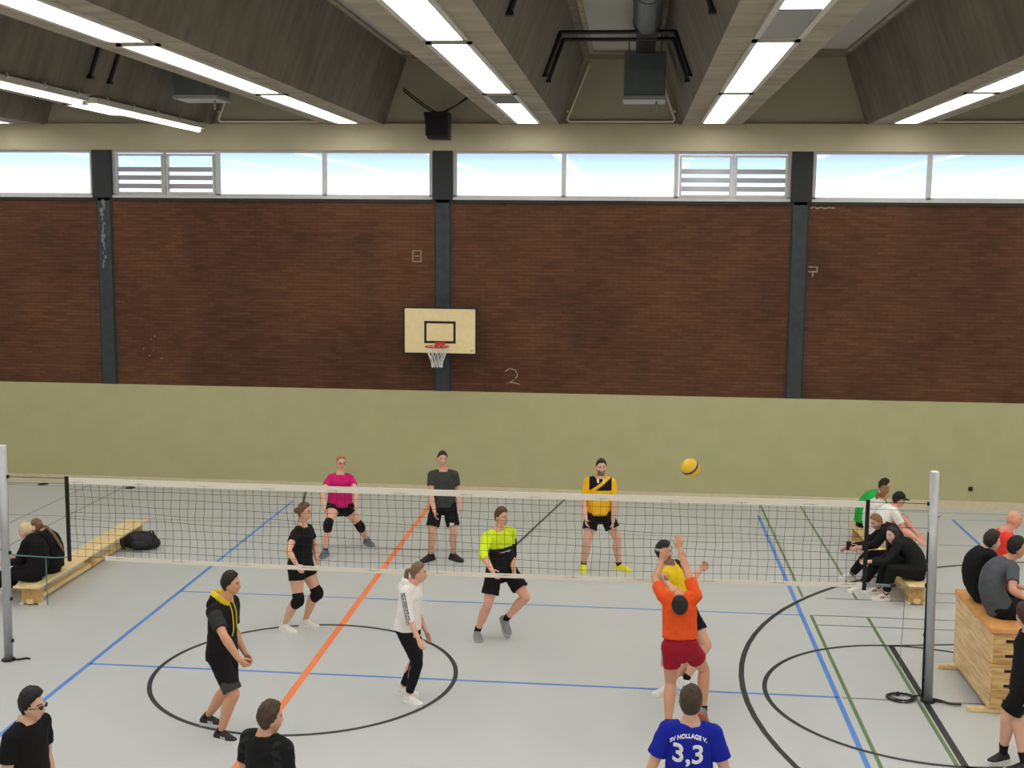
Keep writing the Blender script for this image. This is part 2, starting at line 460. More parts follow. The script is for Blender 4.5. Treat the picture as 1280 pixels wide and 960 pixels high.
# ---- daylight outside
W = bpy.data.worlds.new('sky'); SC.world = W; W.use_nodes = True
nt = W.node_tree; bg = nt.nodes['Background']
tc = nt.nodes.new('ShaderNodeTexCoord'); sx = nt.nodes.new('ShaderNodeSeparateXYZ'); nt.links.new(tc.outputs['Generated'], sx.inputs[0])
rp = nt.nodes.new('ShaderNodeValToRGB'); e = rp.color_ramp.elements
e[0].position = .0; e[0].color = (.80,.86,.88,1)
e[1].position = .032; e[1].color = (.95,1.0,1.0,1)
for p, c in ((.046,(.62,.88,1.0)),(.060,(.42,.52,.92)),(.30,(.52,.66,1.0))):
    q = e.new(p); q.color = (*c,1)
nt.links.new(sx.outputs['Z'], rp.inputs[0]); nt.links.new(rp.outputs[0], bg.inputs[0]); bg.inputs[1].default_value = 1.6

# ---- fluorescent lights
LAMP = 11.0
M_LAMP = emis('lit diffuser', (255,252,244), LAMP)
M_DIM = mat('unlit diffuser', (150,148,145), .4)
M_LBOX = mat('light housing', (196,192,182), .5)
def lamp(c, y0, y1, label, lit0=None, lit1=None, group='recessed strip lights in the ceiling beams'):
    o = thing('ceiling_light', label, 'ceiling light', (c, (y0+y1)/2, CB), group)
    L = (y1-y0)/2; w = .24
    w = .19; g = bmesh.new()
    for s in (-1,1): box(g, min(s*w,s*.25), max(s*w,s*.25), -L, L, -.03, .0)
    box(g, -.25, .25, -L, -L+.03, -.03, 0); box(g, -.25, .25, L-.03, L, -.03, 0)
    mesh_obj('frame', g, M_LBOX, o)
    a = -L+.03
    if lit0 is not None: 
        b0 = lit0-(y0+y1)/2
        g = bmesh.new(); box(g, -w, w, -L+.03, b0, -.014, -.001)
        for k in range(9):
            yy = -L+.03+(b0+L-.03)*(k+.5)/9; box(g, -w, w, yy-.006, yy+.006, -.026, -.014)
        q = mesh_obj('grille', g, M_DIM, o); q['label'] = 'unlit grey grille'
        a = b0
    z_ = L-.03
    if lit1 is not None:
        z_ = lit1-(y0+y1)/2
        g = bmesh.new(); box(g, -w, w, z_, L-.03, -.02, -.004); q = mesh_obj('cover', g, M_DIM, o); q['label'] = 'unlit grey cover'
    g = bmesh.new(); box(g, -w, w, a, z_, -.02, -.004)
    mesh_obj('diffuser', g, M_LAMP, o)
    return o
def fill(c, y0, y1):                               # the same lights further back along the beams, behind the viewer
    d = bpy.data.lights.new('ceiling_lamp', 'AREA'); d.shape = 'RECTANGLE'; d.size = .38; d.size_y = y1-y0
    d.energy = LAMP*PI*.38*(y1-y0); d.color = (1,.985,.95)
    o = bpy.data.objects.new('ceiling_lamp', d); COL.objects.link(o); o.location = (c, (y0+y1)/2, CB-.012)
B = {k: -2.0+SP*(k-2) for k in range(-3, 8)}
names = {1:'long beam left of the loudspeaker', 2:'beam left of the heater', 3:'beam right of the heater', 4:'beam at the right edge'}
for k in range(-2, 7):
    for j, (y0, y1) in enumerate(((18.2,23.1),(13.2,17.95),(8.2,12.95),(3.2,7.95),(-1.8,2.95))):
        vis = (k in (1,2,3) and j < 3) or (k == 4 and j < 2) or (k in (0,-1) and j == 0)
        if not vis:
            if not (k == 0 and j < 2): fill(B[k], y0, y1)
            continue
        end = ('strip light at the wall end, ','second strip light from the wall, ','third strip light from the wall, ')[j]
        if k == 2 and j == 0: lamp(B[k], y0, y1, 'far strip light with a grey grille, beam left of the heater', 19.6)
        elif k == 3 and j == 2: lamp(B[k], y0, 13.0, 'strip light cut by the top edge, with a grey unlit cover, right of heater', None, 11.3)
        elif k == 0: lamp(B[k]-.25, 19.6, 21.4, 'short recessed strip light half hidden behind the hanging tube lights')
        elif k == -1: lamp(B[k], y0, y1, 'strip light at the extreme left edge of the ceiling')
        else: lamp(B[k], y0, y1, end+names[k])
# the unlit cover between two lights on the beam right of the heater
# hanging tube lights on the left beam
for (y0, y1, lb) in ((18.4,23.2,'long hanging tube light with hooks, the one nearer the window wall'),(13.2,18.1,'long hanging tube light with hooks, cut by the left edge of the photo')):
    x = B[0]+.52; z = CB-.10
    o = thing('tube_light', lb, 'ceiling light', (x, (y0+y1)/2, z), 'hanging tube lights on the left beam')
    L = (y1-y0)/2
    g = bmesh.new(); bbox(g, -.10, .10, -L, L, -.02, .075, .008); mesh_obj('housing', g, M_LBOX, o)
    g = bmesh.new(); tube(g, [(-.02,-L+.06,-.045),(-.02,L-.06,-.045)], [.042,.042], n=1, seg=12); mesh_obj('tube', g, M_LAMP, o)
    for kx in range(2):
        g = bmesh.new(); yy = (-1,1)[kx]*L*.6; box(g, -.06, -.03, yy-.02, yy+.02, .06, .10); mesh_obj('hanger', g, M_STEELD, o)
    for kx in range(5):
        g = bmesh.new(); yy = -L+.35+kx*(2*L-.7)/4
        tube(g, [(.09,yy,.02),(.12,yy,.05),(.11,yy,.095)], [.014]*3, seg=8, n=2); ball(g, (.12,yy,.05), .026, u=8, v=6); mesh_obj('hook', g, M_WFRAME, o)
# ---- gas heaters and their ducts
M_HEAT = mat('grey heater casing', (90,96,97), .5, var=.08); M_DUCT = mat('galvanised duct', (74,76,78), .45, metal=.25, var=.15, vscale=5); M_TRAY = mat('pale tray', (150,150,148), .5)
def heater(x0, x1, z0, z1, label, duct):
    o = thing('air_heater', label, 'heater', ((x0+x1)/2, 20.6, z0), 'warm air heaters under the ceiling')
    w = (x1-x0)/2; h = z1-z0
    g = bmesh.new(); bbox(g, -w, w, -.35, .35, .03, h, .02)
    for k in range(7): box(g, -w+.06, w-.06, -.358, -.349, h*.55+k*.04, h*.55+k*.04+.012)
    mesh_obj('casing', g, M_HEAT, o)
    g = bmesh.new(); bbox(g, -w-.015, w+.015, -.37, .37, -.04, .028, .008); mesh_obj('drip_tray', g, M_TRAY, o)
    g = bmesh.new(); tube(g, [(w*.6,0,-.03),(w*.6,0,-.17)], [.022,.022], n=1, seg=8); mesh_obj('drain_stub', g, M_TRAY, o)
    if duct:
        g = bmesh.new(); bbox(g, -.155, .155, -2.7, .1, h-.04, h+.24, .02); mesh_obj('flexible_connector', g, M_BLACK, o)
        g = bmesh.new(); tube(g, [(.0,-12,h+.12),(.0,-2.5,h+.12)], [.2,.2], n=1, seg=24, cap=False)
        for k in range(4): tube(g, [(.0,-2.56-k*2.4,h+.12),(.0,-2.52-k*2.4,h+.12)], [.208,.208], n=1, seg=24, cap=False)
        mesh_obj('duct', g, M_DUCT, o)
    a = CT-z0
    for s in (-1,1):
        g = bmesh.new(); pipe(g, [(s*w*.8,.2,h-.02),(s*w*.8,.2,a)], .008); mesh_obj('hanger_rod', g, M_BLACK, o)
heater(-.20, .47, 7.44, 8.17, 'grey warm-air heater with round duct, hung in the middle ceiling trough', True)
heater(-7.74, -7.0, 7.47, 8.25, 'grey warm-air heater half hidden behind a beam at upper left', False)
# black pipe loops
for c, lb in ((B[2]+SP/2, 'middle trough in front of the heater'), (B[0]+SP/2, 'left trough, only its legs showing')):
    for y, w in ((18.05,'nearer'),(18.75,'farther'),(12.9,'foremost')):
        if y == 12.9 and c < -4: continue
        g = bmesh.new()
        pts = [(c-1.035, y, 7.53),(c-.82, y, 8.13),(c+.82, y, 8.13),(c+1.035, y, 7.53)]
        t2 = 1.0
        for a, b in zip(pts, pts[1:]): tube(g, [a, b], [.03,.03], seg=10, n=1)
        for s in (-1,1): box(g, c+s*1.035-.04, c+s*1.035+.04, y-.045, y+.045, 7.50, 7.54)
        tag(mesh_obj('heating_pipe', g, M_BLACK), '%s bent black pipe crossing the %s' % (w, lb), 'pipe', 'bent black pipes across the ceiling troughs')
# thin white pipe frames on the gables
M_PIPE = mat('white pipe', (232,226,206), .5)
for c, lb in ((B[2]+SP/2, 'behind the heater in the middle trough'), (B[0]+SP/2, 'at the far end of the left trough'), (B[4]+SP/2, 'at the far end of the right-hand trough')):
    g = bmesh.new(); y = YW-.07
    P_ = [(c-.62,y,8.42),(c-1.02,y,7.40),(c-.98,y,7.35),(c+.98,y,7.35),(c+1.02,y,7.40),(c+.70,y,8.3)]
    for a, b in zip(P_, P_[1:]): tube(g, [a,b], [.024,.024], seg=8, n=1)
    for s in (-1,1): ball(g, (c+s*1.02,y,7.55), .03, u=8, v=6)
    for s in (-1,1): box(g, c+s*.8-.02, c+s*.8+.02, y, YW-.01, 7.33, 7.37)
    tag(mesh_obj('pipe_frame', g, M_PIPE), 'thin pale pipe frame on the gable '+lb, 'pipe', 'pale pipe frames on the gables')
# loudspeaker on the plaster beam
o = thing('loudspeaker', 'black loudspeaker hung above the middle steel column', 'loudspeaker', (-3.73, 23.2, 6.97))
g = bmesh.new(); bbox(g, -.235, .235, -.17, .2, 0, .5, .015)
for v_ in g.verts:
    if v_.co.z < .2 and v_.co.x < 0: v_.co.x += (.2-v_.co.z)*.35
mesh_obj('cabinet', g, M_BLACK, o)
g = bmesh.new(); box(g, -.2, .2, -.178, -.168, .06, .46); mesh_obj('grille', g, mat('speaker cloth', (26,26,28), .9), o)
g = bmesh.new()
for a, b in (((-.08,.1,.5),(-.72,.35,.95)),((-.02,.1,.5),(-.72,.35,1.0)),((.05,.1,.5),(.55,.4,.83)),((.1,.1,.5),(.55,.4,.86))): pipe(g, [a,((a[0]+b[0])/2,(a[1]+b[1])/2,(a[2]+b[2])/2-.02),b], .012)
box(g, -.12, .14, .05, .15, .49, .53); box(g, -.05, .05, .18, .51, .3, .4)
mesh_obj('bracket', g, M_BLACK, o)
# ================================================================== EQUIPMENT
def wood(name, a, b_, sc=(1,1,1), rough=.45):
    M = bpy.data.materials.new(name); M.use_nodes = True
    nt = M.node_tree; b = nt.nodes['Principled BSDF']; b.inputs['Roughness'].default_value = rough
    tc = nt.nodes.new('ShaderNodeTexCoord'); mp = nt.nodes.new('ShaderNodeMapping'); mp.inputs['Scale'].default_value = sc
    n = nt.nodes.new('ShaderNodeTexNoise'); n.inputs['Scale'].default_value = 3; n.inputs['Detail'].default_value = 5; n.inputs['Distortion'].default_value = .6
    r = nt.nodes.new('ShaderNodeValToRGB'); e = r.color_ramp.elements; e[0].position = .34; e[1].position = .6
    e[0].color = (*lin(b_),1); e[1].color = (*lin(a),1)
    nt.links.new(tc.outputs['Object'], mp.inputs[0]); nt.links.new(mp.outputs[0], n.inputs['Vector']); nt.links.new(n.outputs['Fac'], r.inputs[0]); nt.links.new(r.outputs[0], b.inputs['Base Color'])
    return M
M_BENCH = wood('pale bench wood', (246,222,168), (232,200,142), (9,.7,9))
M_BENCHE = wood('bench end grain', (214,178,116), (190,150,92), (6,6,6))
M_BOXW = wood('vaulting box wood', (236,206,152), (208,166,112), (8,.8,9))
M_BOXE = wood('vaulting box end', (222,186,128), (184,136,82), (.9,8,8))
M_LEATH = mat('tan leather', (224,160,94), .5, var=.1, vscale=6, bump=.1, bscale=40)
M_ALU = mat('aluminium post', (178,180,182), .38, metal=.45, var=.06)
M_NET = mat('black net cord', (30,32,32), .8)
M_TAPE = mat('white net tape', (232,226,212), .7, bump=.05)
M_BAND = mat('black net band', (16,16,17), .8)
M_CORD = mat('green cord', (78,128,120), .7)
M_GCORD = mat('grey cord', (120,130,130), .7)
M_WHITE = mat('white plastic', (228,226,222), .5)
M_RUB = mat('black rubber', (22,22,22), .7)

# ---- volleyball net
NX0, NX1 = -6.70, 2.69
net = thing('volleyball_net', 'black mesh volleyball net with white tapes stretched across the court', 'net', (-2.0, YN, 0))
def nz(x, top):                                   # slight sag
    s = (x-NX0)/(NX1-NX0); sag = .045*4*s*(1-s)
    return (2.31-sag*.3) if top else (1.315-sag)
g = bmesh.new(); n = 94
xs = [NX0+(NX1-NX0)*i/n for i in range(n+1)]
random.seed(5)
off = [random.uniform(-.012,.012) for _ in xs]
def strand(bm, pts, w=.0025):
    for a, b in zip(pts, pts[1:]):
        a, b = V(a), V(b); d = (b-a).normalized(); p, q = frame_at(d, (1,0,0) if abs(d.x) < .5 else (0,0,1))
        r0 = [bm.verts.new(a+p*w*math.cos(k*2*PI/3)+q*w*math.sin(k*2*PI/3)) for k in range(3)]
        r1 = [bm.verts.new(b+p*w*math.cos(k*2*PI/3)+q*w*math.sin(k*2*PI/3)) for k in range(3)]
        for k in range(3): bm.faces.new((r0[k], r0[(k+1)%3], r1[(k+1)%3], r1[k]))
def npt(i, j):
    x = xs[i]; a, b = nz(x,True)-.05, nz(x,False)+.03; t = j/10
    wob = .012*math.sin(i*.37+j*.9)*math.sin(PI*t)
    return (x+2.0+off[i]*math.sin(PI*t)+wob, .006*math.sin(i*.8+j), b+(a-b)*t+.010*math.sin(i*.45+j*1.7)*math.sin(PI*t))
for i in range(n+1): strand(g, [npt(i,j) for j in range(11)])
for j in range(11): strand(g, [npt(i,j) for i in range(n+1)])
mesh_obj('mesh', g, M_NET, net)
def tape(x0, x1, top, h, th=.012):
    g = bmesh.new(); N = 40; rows = []
    for i in range(N+1):
        x = x0+(x1-x0)*i/N; z = nz(x, top); z0 = z-h if top else z
        rows.append([g.verts.new((x+2.0, y, zz)) for y, zz in ((-th/2,z0),(th/2,z0),(th/2,z0+h),(-th/2,z0+h))])
    for a, b in zip(rows, rows[1:]):
        for k in range(4): g.faces.new((a[k], a[(k+1)%4], b[(k+1)%4], b[k]))
    g.faces.new(rows[0]); g.faces.new(rows[-1][::-1]); return g
q = mesh_obj('top_tape', tape(NX0+.03, NX1-.02, True, .072), M_TAPE, net); q['label'] = 'white top tape'
q = mesh_obj('bottom_tape', tape(NX0+.45, NX1-.0, False, .05), M_TAPE, net); q['label'] = 'white bottom tape'
for x in (NX0, NX1):
    g = bmesh.new(); bbox(g, x+2-.022, x+2+.022, -.012, .012, 1.28, 2.325, .004); q = mesh_obj('side_band', g, M_BAND, net); q['label'] = 'black side band'
for a_, b_, w_ in (((-5.48,0,2.30),(-4.70,0,2.30),.005),((4.69,0,2.30),(5.36,0,2.30),.005),((-5.48,0,2.22),(-4.70,0,2.24),.003),((4.69,0,2.22),(5.36,0,2.22),.003),((4.69,0,2.02),(5.36,0,2.02),.003)):
    g = bmesh.new(); strand(g, [a_, b_], w_); mesh_obj('head_cord', g, M_NET, net)
g = bmesh.new(); strand(g, [(-5.5,0,1.36),(-5.42,0,1.33),(-4.9,0,1.315),(-4.7,0,1.33)], .009); strand(g, [(-5.0,0,1.32),(-5.0,0,.72)], .007)
mesh_obj('bottom_cord', g, M_CORD, net)
g = bmesh.new(); strand(g, [(4.69,0,1.33),(5.38,0,1.33)], .006); strand(g, [(5.15,0,1.33),(5.12,-.02,.4)], .004); strand(g, [(4.69,0,1.36),(4.98,0,1.345)], .012)
mesh_obj('bottom_cord', g, M_GCORD, net)
g = bmesh.new(); bbox(g, 4.98, 5.04, -.02, .02, 1.335, 1.365, .006); mesh_obj('cord_clip', g, M_RUB, net)

# ---- posts
def post(p0, p1, label, side):
    o = thing('net_post', label, 'net post', p0, 'volleyball net posts')
    d = V(p1)-V(p0)
    g = bmesh.new(); tube(g, [V((0,0,.0)), d], [.052,.052], seg=24, n=1, cap=False); mesh_obj('tube', g, M_ALU, o)
    g = bmesh.new(); tube(g, [d-d.normalized()*.004, d+d.normalized()*.012], [.050,.046], seg=24, n=1, cap=False); mesh_obj('cap', g, M_WHITE, o)
    g = bmesh.new(); tube(g, [V((0,0,.002)),V((0,0,.02))], [.085,.078], seg=24, n=1, cap=False); mesh_obj('floor_collar', g, M_RUB, o)
    for z in (2.30,1.36,.78,.25):
        g = bmesh.new(); c = d*(z/d.z); bbox(g, c.x+side*.05-.02, c.x+side*.05+.02, -.018, .018, z-.02, z+.02, .005); mesh_obj('hook', g, M_RUB, o)
    return o
pl = post((-7.53,YN,0), (-7.49,YN,2.67), 'aluminium net post at the left edge of the court', 1)
g = bmesh.new(); tube(g, [(.06,0,.03),(.12,-.02,.02),(.2,.04,.02),(.24,.05,.012)], [.012]*4, seg=8); mesh_obj('strap', g, M_RUB, pl)
pr = post((3.46,YN,0), (3.40,YN,2.66), 'aluminium net post on the right, beside the coiled rope', -1)
g = bmesh.new(); pipe(g, [(-.075,0,2.28),(-.08,-.01,1.6),(-.07,-.01,.25),(-.06,0,.05)], .012); bbox(g, -.1, -.06, -.02, .02, 1.62, 1.98, .006); mesh_obj('tension_strap', g, M_BAND, pr)
g = bmesh.new(); tube(g, [(.05,-.02,.03),(.16,-.03,.02),(.22,-.09,.02),(.34,-.1,.02)], [(.02,.008)]*4, seg=8); mesh_obj('strap', g, M_RUB, pr)
g = bmesh.new(); pts = []
for k in range(90):
    a = k/90*2*PI*3; r = .17-.035*math.sin(k*.21)-(k/90)*.06
    pts.append((r*math.cos(a), r*math.sin(a)*.9, .012+.004*math.sin(k*.5)+k*.0002))
pts += [(.2,.06,.012),(.27,.08,.02)]
tube(g, pts, [.0075]*len(pts), seg=6, n=1); ball(g, (-.02,.05,.03), (.03,.03,.025), u=8, v=6)
o = tag(mesh_obj('rope_coil', g, M_RUB), 'loose coil of thin black rope on the floor by the right net post', 'rope'); o.location = (3.17, 13.80, 0)

# ---- basketball goal on the middle column
goal = thing('basketball_hoop', 'basketball backboard with red rim and white net on the brick wall', 'basketball hoop', (-3.68, YW-.6, 2.87))
g = bmesh.new(); bbox(g, -.69, .69, 0, .035, .035, .895, .004); mesh_obj('backboard', g, mat('cream backboard', (240,220,170), .5, var=.04), goal)
g = bmesh.new()
for a in ((-.725,.725,0,.036),(-.725,.725,.894,.93)): box(g, a[0], a[1], -.004, .04, a[2], a[3])
for s in (-1,1): box(g, s*.7075-.0175, s*.7075+.0175, -.004, .04, .036, .894)
q = mesh_obj('border', g, M_BLACK, goal); q['label'] = 'black painted border'
g = bmesh.new(); a = .285
box(g, -a, a, -.004, .0, .655-.045, .655); box(g, -a, a, -.004, .0, .225, .27)
for s in (-1,1): box(g, s*a-.0225, s*a+.0225, -.004, 0, .225, .655)
q = mesh_obj('target_square', g, M_BLACK, goal); q['label'] = 'black painted target rectangle'
g = bmesh.new()
for k in range(3): box(g, .60+k*.02, .612+k*.02, -.003, 0, .07+k*.008, .11)
q = mesh_obj('sticker', g, mat('pink print', (190,130,150), .6), goal)
M_RIM = mat('red rim', (206,58,42), .4)
g = bmesh.new(); rc = V((.0,-.36,.195)); pts = [rc+V((.225*math.cos(t),.225*math.sin(t),0)) for t in [2*PI*k/36 for k in range(37)]]
tube(g, pts, [.011]*37, seg=8, n=1, cap=False)
bbox(g, -.10, .10, -.02, -.002, .13, .245, .004); box(g, -.06, .06, -.15, -.015, .185, .20)
for s in (-1,1): pipe(g, [(s*.08,-.01,.14),(s*.14,-.2,.185)], .009)
mesh_obj('rim', g, M_RIM, goal)
g = bmesh.new(); N = 12
for k in range(N):
    for s in (-1,1):
        pts = []
        for j in range(8):
            t = j/7; an = 2*PI*(k+s*t*1.5)/N; r = .222-.12*min(1,t*1.25)+.0*t
            pts.append(rc+V((r*math.cos(an), r*math.sin(an), -.40*t)))
        strand(g, pts, .006)
mesh_obj('net', g, M_WHITE, goal)
for z in (.12,.78):
    g = bmesh.new()
    for s in (-.45,.45): bbox(g, s-.025, s+.025, .036, .58, z-.025, z+.025, .004)
    bbox(g, -.5, .5, .53, .597, z-.03, z+.03, .004); mesh_obj('wall_bracket', g, M_STEEL, goal)

# ---- gym benches
def bench(a, b, h, w, label):
    a, b = V((*a,0)), V((*b,0)); d = b-a; L = d.length
    o = thing('gym_bench', label, 'bench', a, 'wooden gym benches', math.atan2(d.y, d.x)-PI/2)
    g = bmesh.new(); bbox(g, -w/2, w/2, 0, L, h-.03, h, .008); mesh_obj('seat', g, M_BENCH, o)
    for k, y in enumerate((.14, L/2, L-.24)):
        g = bmesh.new(); t = bmesh.new(); ww = w*.36
        bbox(t, -ww, ww, y, y+.10, .02, h-.035, .008)
        for v_ in t.verts:
            if v_.co.z < .08: v_.co.x *= 1.1
        merge(g, t)
        if k == 1: bmesh.ops.scale(g, vec=(.45,1,1), verts=g.verts[:])
        mesh_obj('leg', g, M_BENCHE, o)
        if k != 1:
            for s in (-1,1):
                g = bmesh.new(); bbox(g, s*ww*1.02-.03, s*ww*1.02+.03, y-.012, y+.112, 0, .03, .006); mesh_obj('rubber_foot', g, M_WHITE, o)
    g = bmesh.new(); bbox(g, -.05, .05, .1, L-.15, .02, .088, .008); mesh_obj('balance_beam', g, M_BENCH, o)
    return o
bench((-8.33,15.72), (-8.37,19.72), .30, .37, 'long wooden bench on the left with two girls in black on its near end')
bench((4.17,17.30), (3.97,21.15), .31, .30, 'long wooden bench on the right with five people sitting in two rows')

# ---- black bag under the far end of the left bench
t = bmesh.new()
tube(t, [(-.2,0,.13),(-.1,0,.15),(.05,0,.16),(.2,0,.14),(.27,0,.12)], [(.10,.10),(.15,.14),(.17,.15),(.15,.135),(.1,.09)], seg=18, side=(0,1,0))
tube(t, [(-.05,-.13,.12),(.05,-.19,.12),(.15,-.13,.12)], [.05,.065,.05], seg=10)
me = fuse(t, .012, 3)
bag = thing('sports_bag', 'black sports bag on the floor under the far end of the left bench', 'bag', (-8.03,18.95,0))
o = from_mesh('body', me, mat('black nylon', (17,18,20), .6, bump=.4, bscale=18), bag, (0,0,.012))
g = bmesh.new(); tube(g, [(.15,.05,.27),(.22,.0,.31),(.28,-.06,.26),(.27,-.1,.16)], [(.016,.006)]*4, seg=8); tube(g, [(-.15,-.06,.26),(-.24,-.1,.24),(-.27,-.12,.12),(-.2,-.15,.03)], [(.016,.006)]*4, seg=8)
mesh_obj('strap', g, M_BAND, bag)

# ---- vaulting box
vb = thing('vaulting_box', 'tall wooden vaulting box with tan leather top at the right edge', 'vaulting box', (4.02,13.42,0))
L, Wd = 1.48, .50
n = 5; z0 = .075; ht = (.93-z0)/n
for k in range(n):
    z = z0+k*ht; e = .002*(n-k)
    g = bmesh.new()
    bbox(g, e, .03+e, 0, L, z, z+ht-.004, .004); bbox(g, Wd-.03-e, Wd-e, 0, L, z, z+ht-.004, .004)
    sec = mesh_obj('box_section', g, M_BOXW, vb)
    # end boards with a grip slot cut through
    for y in (0, L-.03):
        g = bmesh.new(); c = Wd*.46; s = .065
        zz = (z+ht*.38, z+ht*.62)
        box(g, .03, Wd-.03, y, y+.03, z, zz[0]); box(g, .03, Wd-.03, y, y+.03, zz[1], z+ht-.004)
        box(g, .03, c-s, y, y+.03, zz[0], zz[1]); box(g, c+s, Wd-.03, y, y+.03, zz[0], zz[1])
        box(g, c-s, c+s, y+.025, y+.029, zz[0], zz[1], 1)
        mesh_obj('end_board', g, [M_BOXE, M_BLACK], sec)
g = bmesh.new(); box(g, .33, .36, -.004, 0, .1, .2); box(g, .33, .42, -.004, 0, .1, .125); box(g, .36, .39, -.004, 0, .16, .2); q = mesh_obj('stencil_mark', g, M_BLACK, vb)
for y in (.04, L-.10):
    g = bmesh.new(); bbox(g, -.19, Wd+.15, y, y+.06, .0, .062, .015); mesh_obj('carrying_rail', g, M_BENCH, vb)
g = bmesh.new(); bbox(g, -.012, Wd+.012, -.015, L+.015, .93, .995, .02); q = mesh_obj('padded_top', g, M_LEATH, vb); q['label'] = 'tan leather padded top'

# ---- volleyball in the air
def ballmat():
    M = bpy.data.materials.new('yellow and blue ball'); M.use_nodes = True
    nt = M.node_tree; b = nt.nodes['Principled BSDF']; b.inputs['Roughness'].default_value = .45
    tc = nt.nodes.new('ShaderNodeTexCoord'); mp = nt.nodes.new('ShaderNodeMapping'); mp.inputs['Rotation'].default_value = (1.0,.25,.5)
    sx = nt.nodes.new('ShaderNodeSeparateXYZ'); nt.links.new(tc.outputs['Object'], mp.inputs[0]); nt.links.new(mp.outputs[0], sx.inputs[0])
    r = nt.nodes.new('ShaderNodeValToRGB'); r.color_ramp.interpolation = 'CONSTANT'; e = r.color_ramp.elements
    e[0].position = 0; e[0].color = (*lin((232,188,40)),1); e[1].position = .30; e[1].color = (*lin((52,62,104)),1)
    for p, c in ((.42,(232,188,40)),(.78,(62,76,120)),(.84,(236,196,52))): q = e.new(p); q.color = (*lin(c),1)
    ad = nt.nodes.new('ShaderNodeMath'); ad.operation = 'MULTIPLY_ADD'; ad.inputs[1].default_value = 1/.21; ad.inputs[2].default_value = .5
    nt.links.new(sx.outputs['Y'], ad.inputs[0]); nt.links.new(ad.outputs[0], r.inputs[0]); nt.links.new(r.outputs[0], b.inputs['Base Color'])
    return M
g = bmesh.new(); bmesh.ops.create_icosphere(g, subdivisions=4, radius=.105)
for v_ in g.verts:                                # panel seams
    p = v_.co; q = max((abs(p.x),0),(abs(p.y),1),(abs(p.z),2))[1]
    o3 = [p.x,p.y,p.z]; o3.pop(q); s = min(abs(o3[0]-.028), abs(o3[0]+.028))
    if s < .004: v_.co *= .985
for f in g.faces: f.smooth = True
o = tag(mesh_obj('volleyball', g, ballmat()), 'yellow and dark blue volleyball flying above the net', 'ball'); o.location = AT(863,585,13.35)

# ---- small things at the foot of the far wall
for x, y, lb in ((-12.0,23.55,'flat black floor cap by the far wall, the left one'),(-10.1,23.45,'flat black floor cap by the far wall, under the net tape at left'),(5.75,23.1,'flat black floor cap on the right by the end of the short blue line')):
    g = bmesh.new(); tube(g, [(0,0,.002),(0,0,.012)], [.11,.09], seg=20, n=1, cap=False); tube(g, [(-.03,0,.016),(.03,0,.016)], [.012,.012], seg=8, n=1)
    o = tag(mesh_obj('floor_cap', g, M_RUB), lb, 'floor cap', 'floor socket caps'); o.location = (x,y,0)
g = bmesh.new(); bbox(g, -.04, .04, -.02, 0, -.04, .04, .008); tube(g, [(0,-.02,0),(0,-.05,0)], [.018,.024], seg=10, n=1)
o = tag(mesh_obj('wall_hook', g, M_RUB), 'small dark hook on the green wall panel at right', 'hook'); o.location = AT(1213,611,YW)
# ================================================================== PEOPLE
DEBUG = []
def dirv(deg, z=0.0):
    a = math.radians(deg); return V((math.cos(a), math.sin(a), z)).normalized()

def onray(x, y, P, L, s=0):
    """joint seen at (x, y), a bone's length L from joint P; s: +1 farther than P, -1 nearer, 0 level"""
    d = ray(x, y); w = P-CAMP; t0 = w.dot(d); c = CAMP+d*t0; k = (P-c).length
    if k >= L or s == 0:
        v = c-P; return P+v.normalized()*L if (v.length > 1e-6 and (k > L or s == 0)) else c
    return CAMP+d*(t0+s*math.sqrt(L*L-k*k))

def two_bone(H, A, l1, l2, pole):
    v = A-H; d = v.length; u = v.normalized()
    if d >= (l1+l2)*.999:
        return H+v*(l1/(l1+l2))
    a = (l1*l1-l2*l2+d*d)/(2*d); h = math.sqrt(max(0, l1*l1-a*a))
    p = pole-u*pole.dot(u)
    if p.length < 1e-4: p = V((0,0,1))-u*u.z
    return H+u*a+p.normalized()*h

# ---- materials of skin, hair and cloth
_skin = None
def skin_mat():
    global _skin
    if _skin: return _skin
    M = bpy.data.materials.new('skin'); M.use_nodes = True
    nt = M.node_tree; b = nt.nodes['Principled BSDF']; b.inputs['Roughness'].default_value = .5; b.inputs['Specular IOR Level'].default_value = .35
    a = nt.nodes.new('ShaderNodeVertexColor'); a.layer_name = 'complexion'
    nt.links.new(a.outputs[0], b.inputs['Base Color']); _skin = M; return M
_mc = {}
def cloth(rgb):
    k = ('c',)+tuple(rgb)
    if k not in _mc: _mc[k] = mat('cloth %d %d %d' % tuple(rgb), rgb, .85, var=.06, vscale=14, bump=.18, bscale=22, spec=.25)
    return _mc[k]
def hairm(rgb):
    k = ('h',)+tuple(rgb)
    if k not in _mc: _mc[k] = mat('hair %d %d %d' % tuple(rgb), rgb, .55, var=.28, vscale=60, bump=.5, bscale=70, spec=.4, stretch=(1,1,.35))
    return _mc[k]
def leather(rgb):
    k = ('l',)+tuple(rgb)
    if k not in _mc: _mc[k] = mat('shoe %d %d %d' % tuple(rgb), rgb, .6, var=.05, vscale=20)
    return _mc[k]

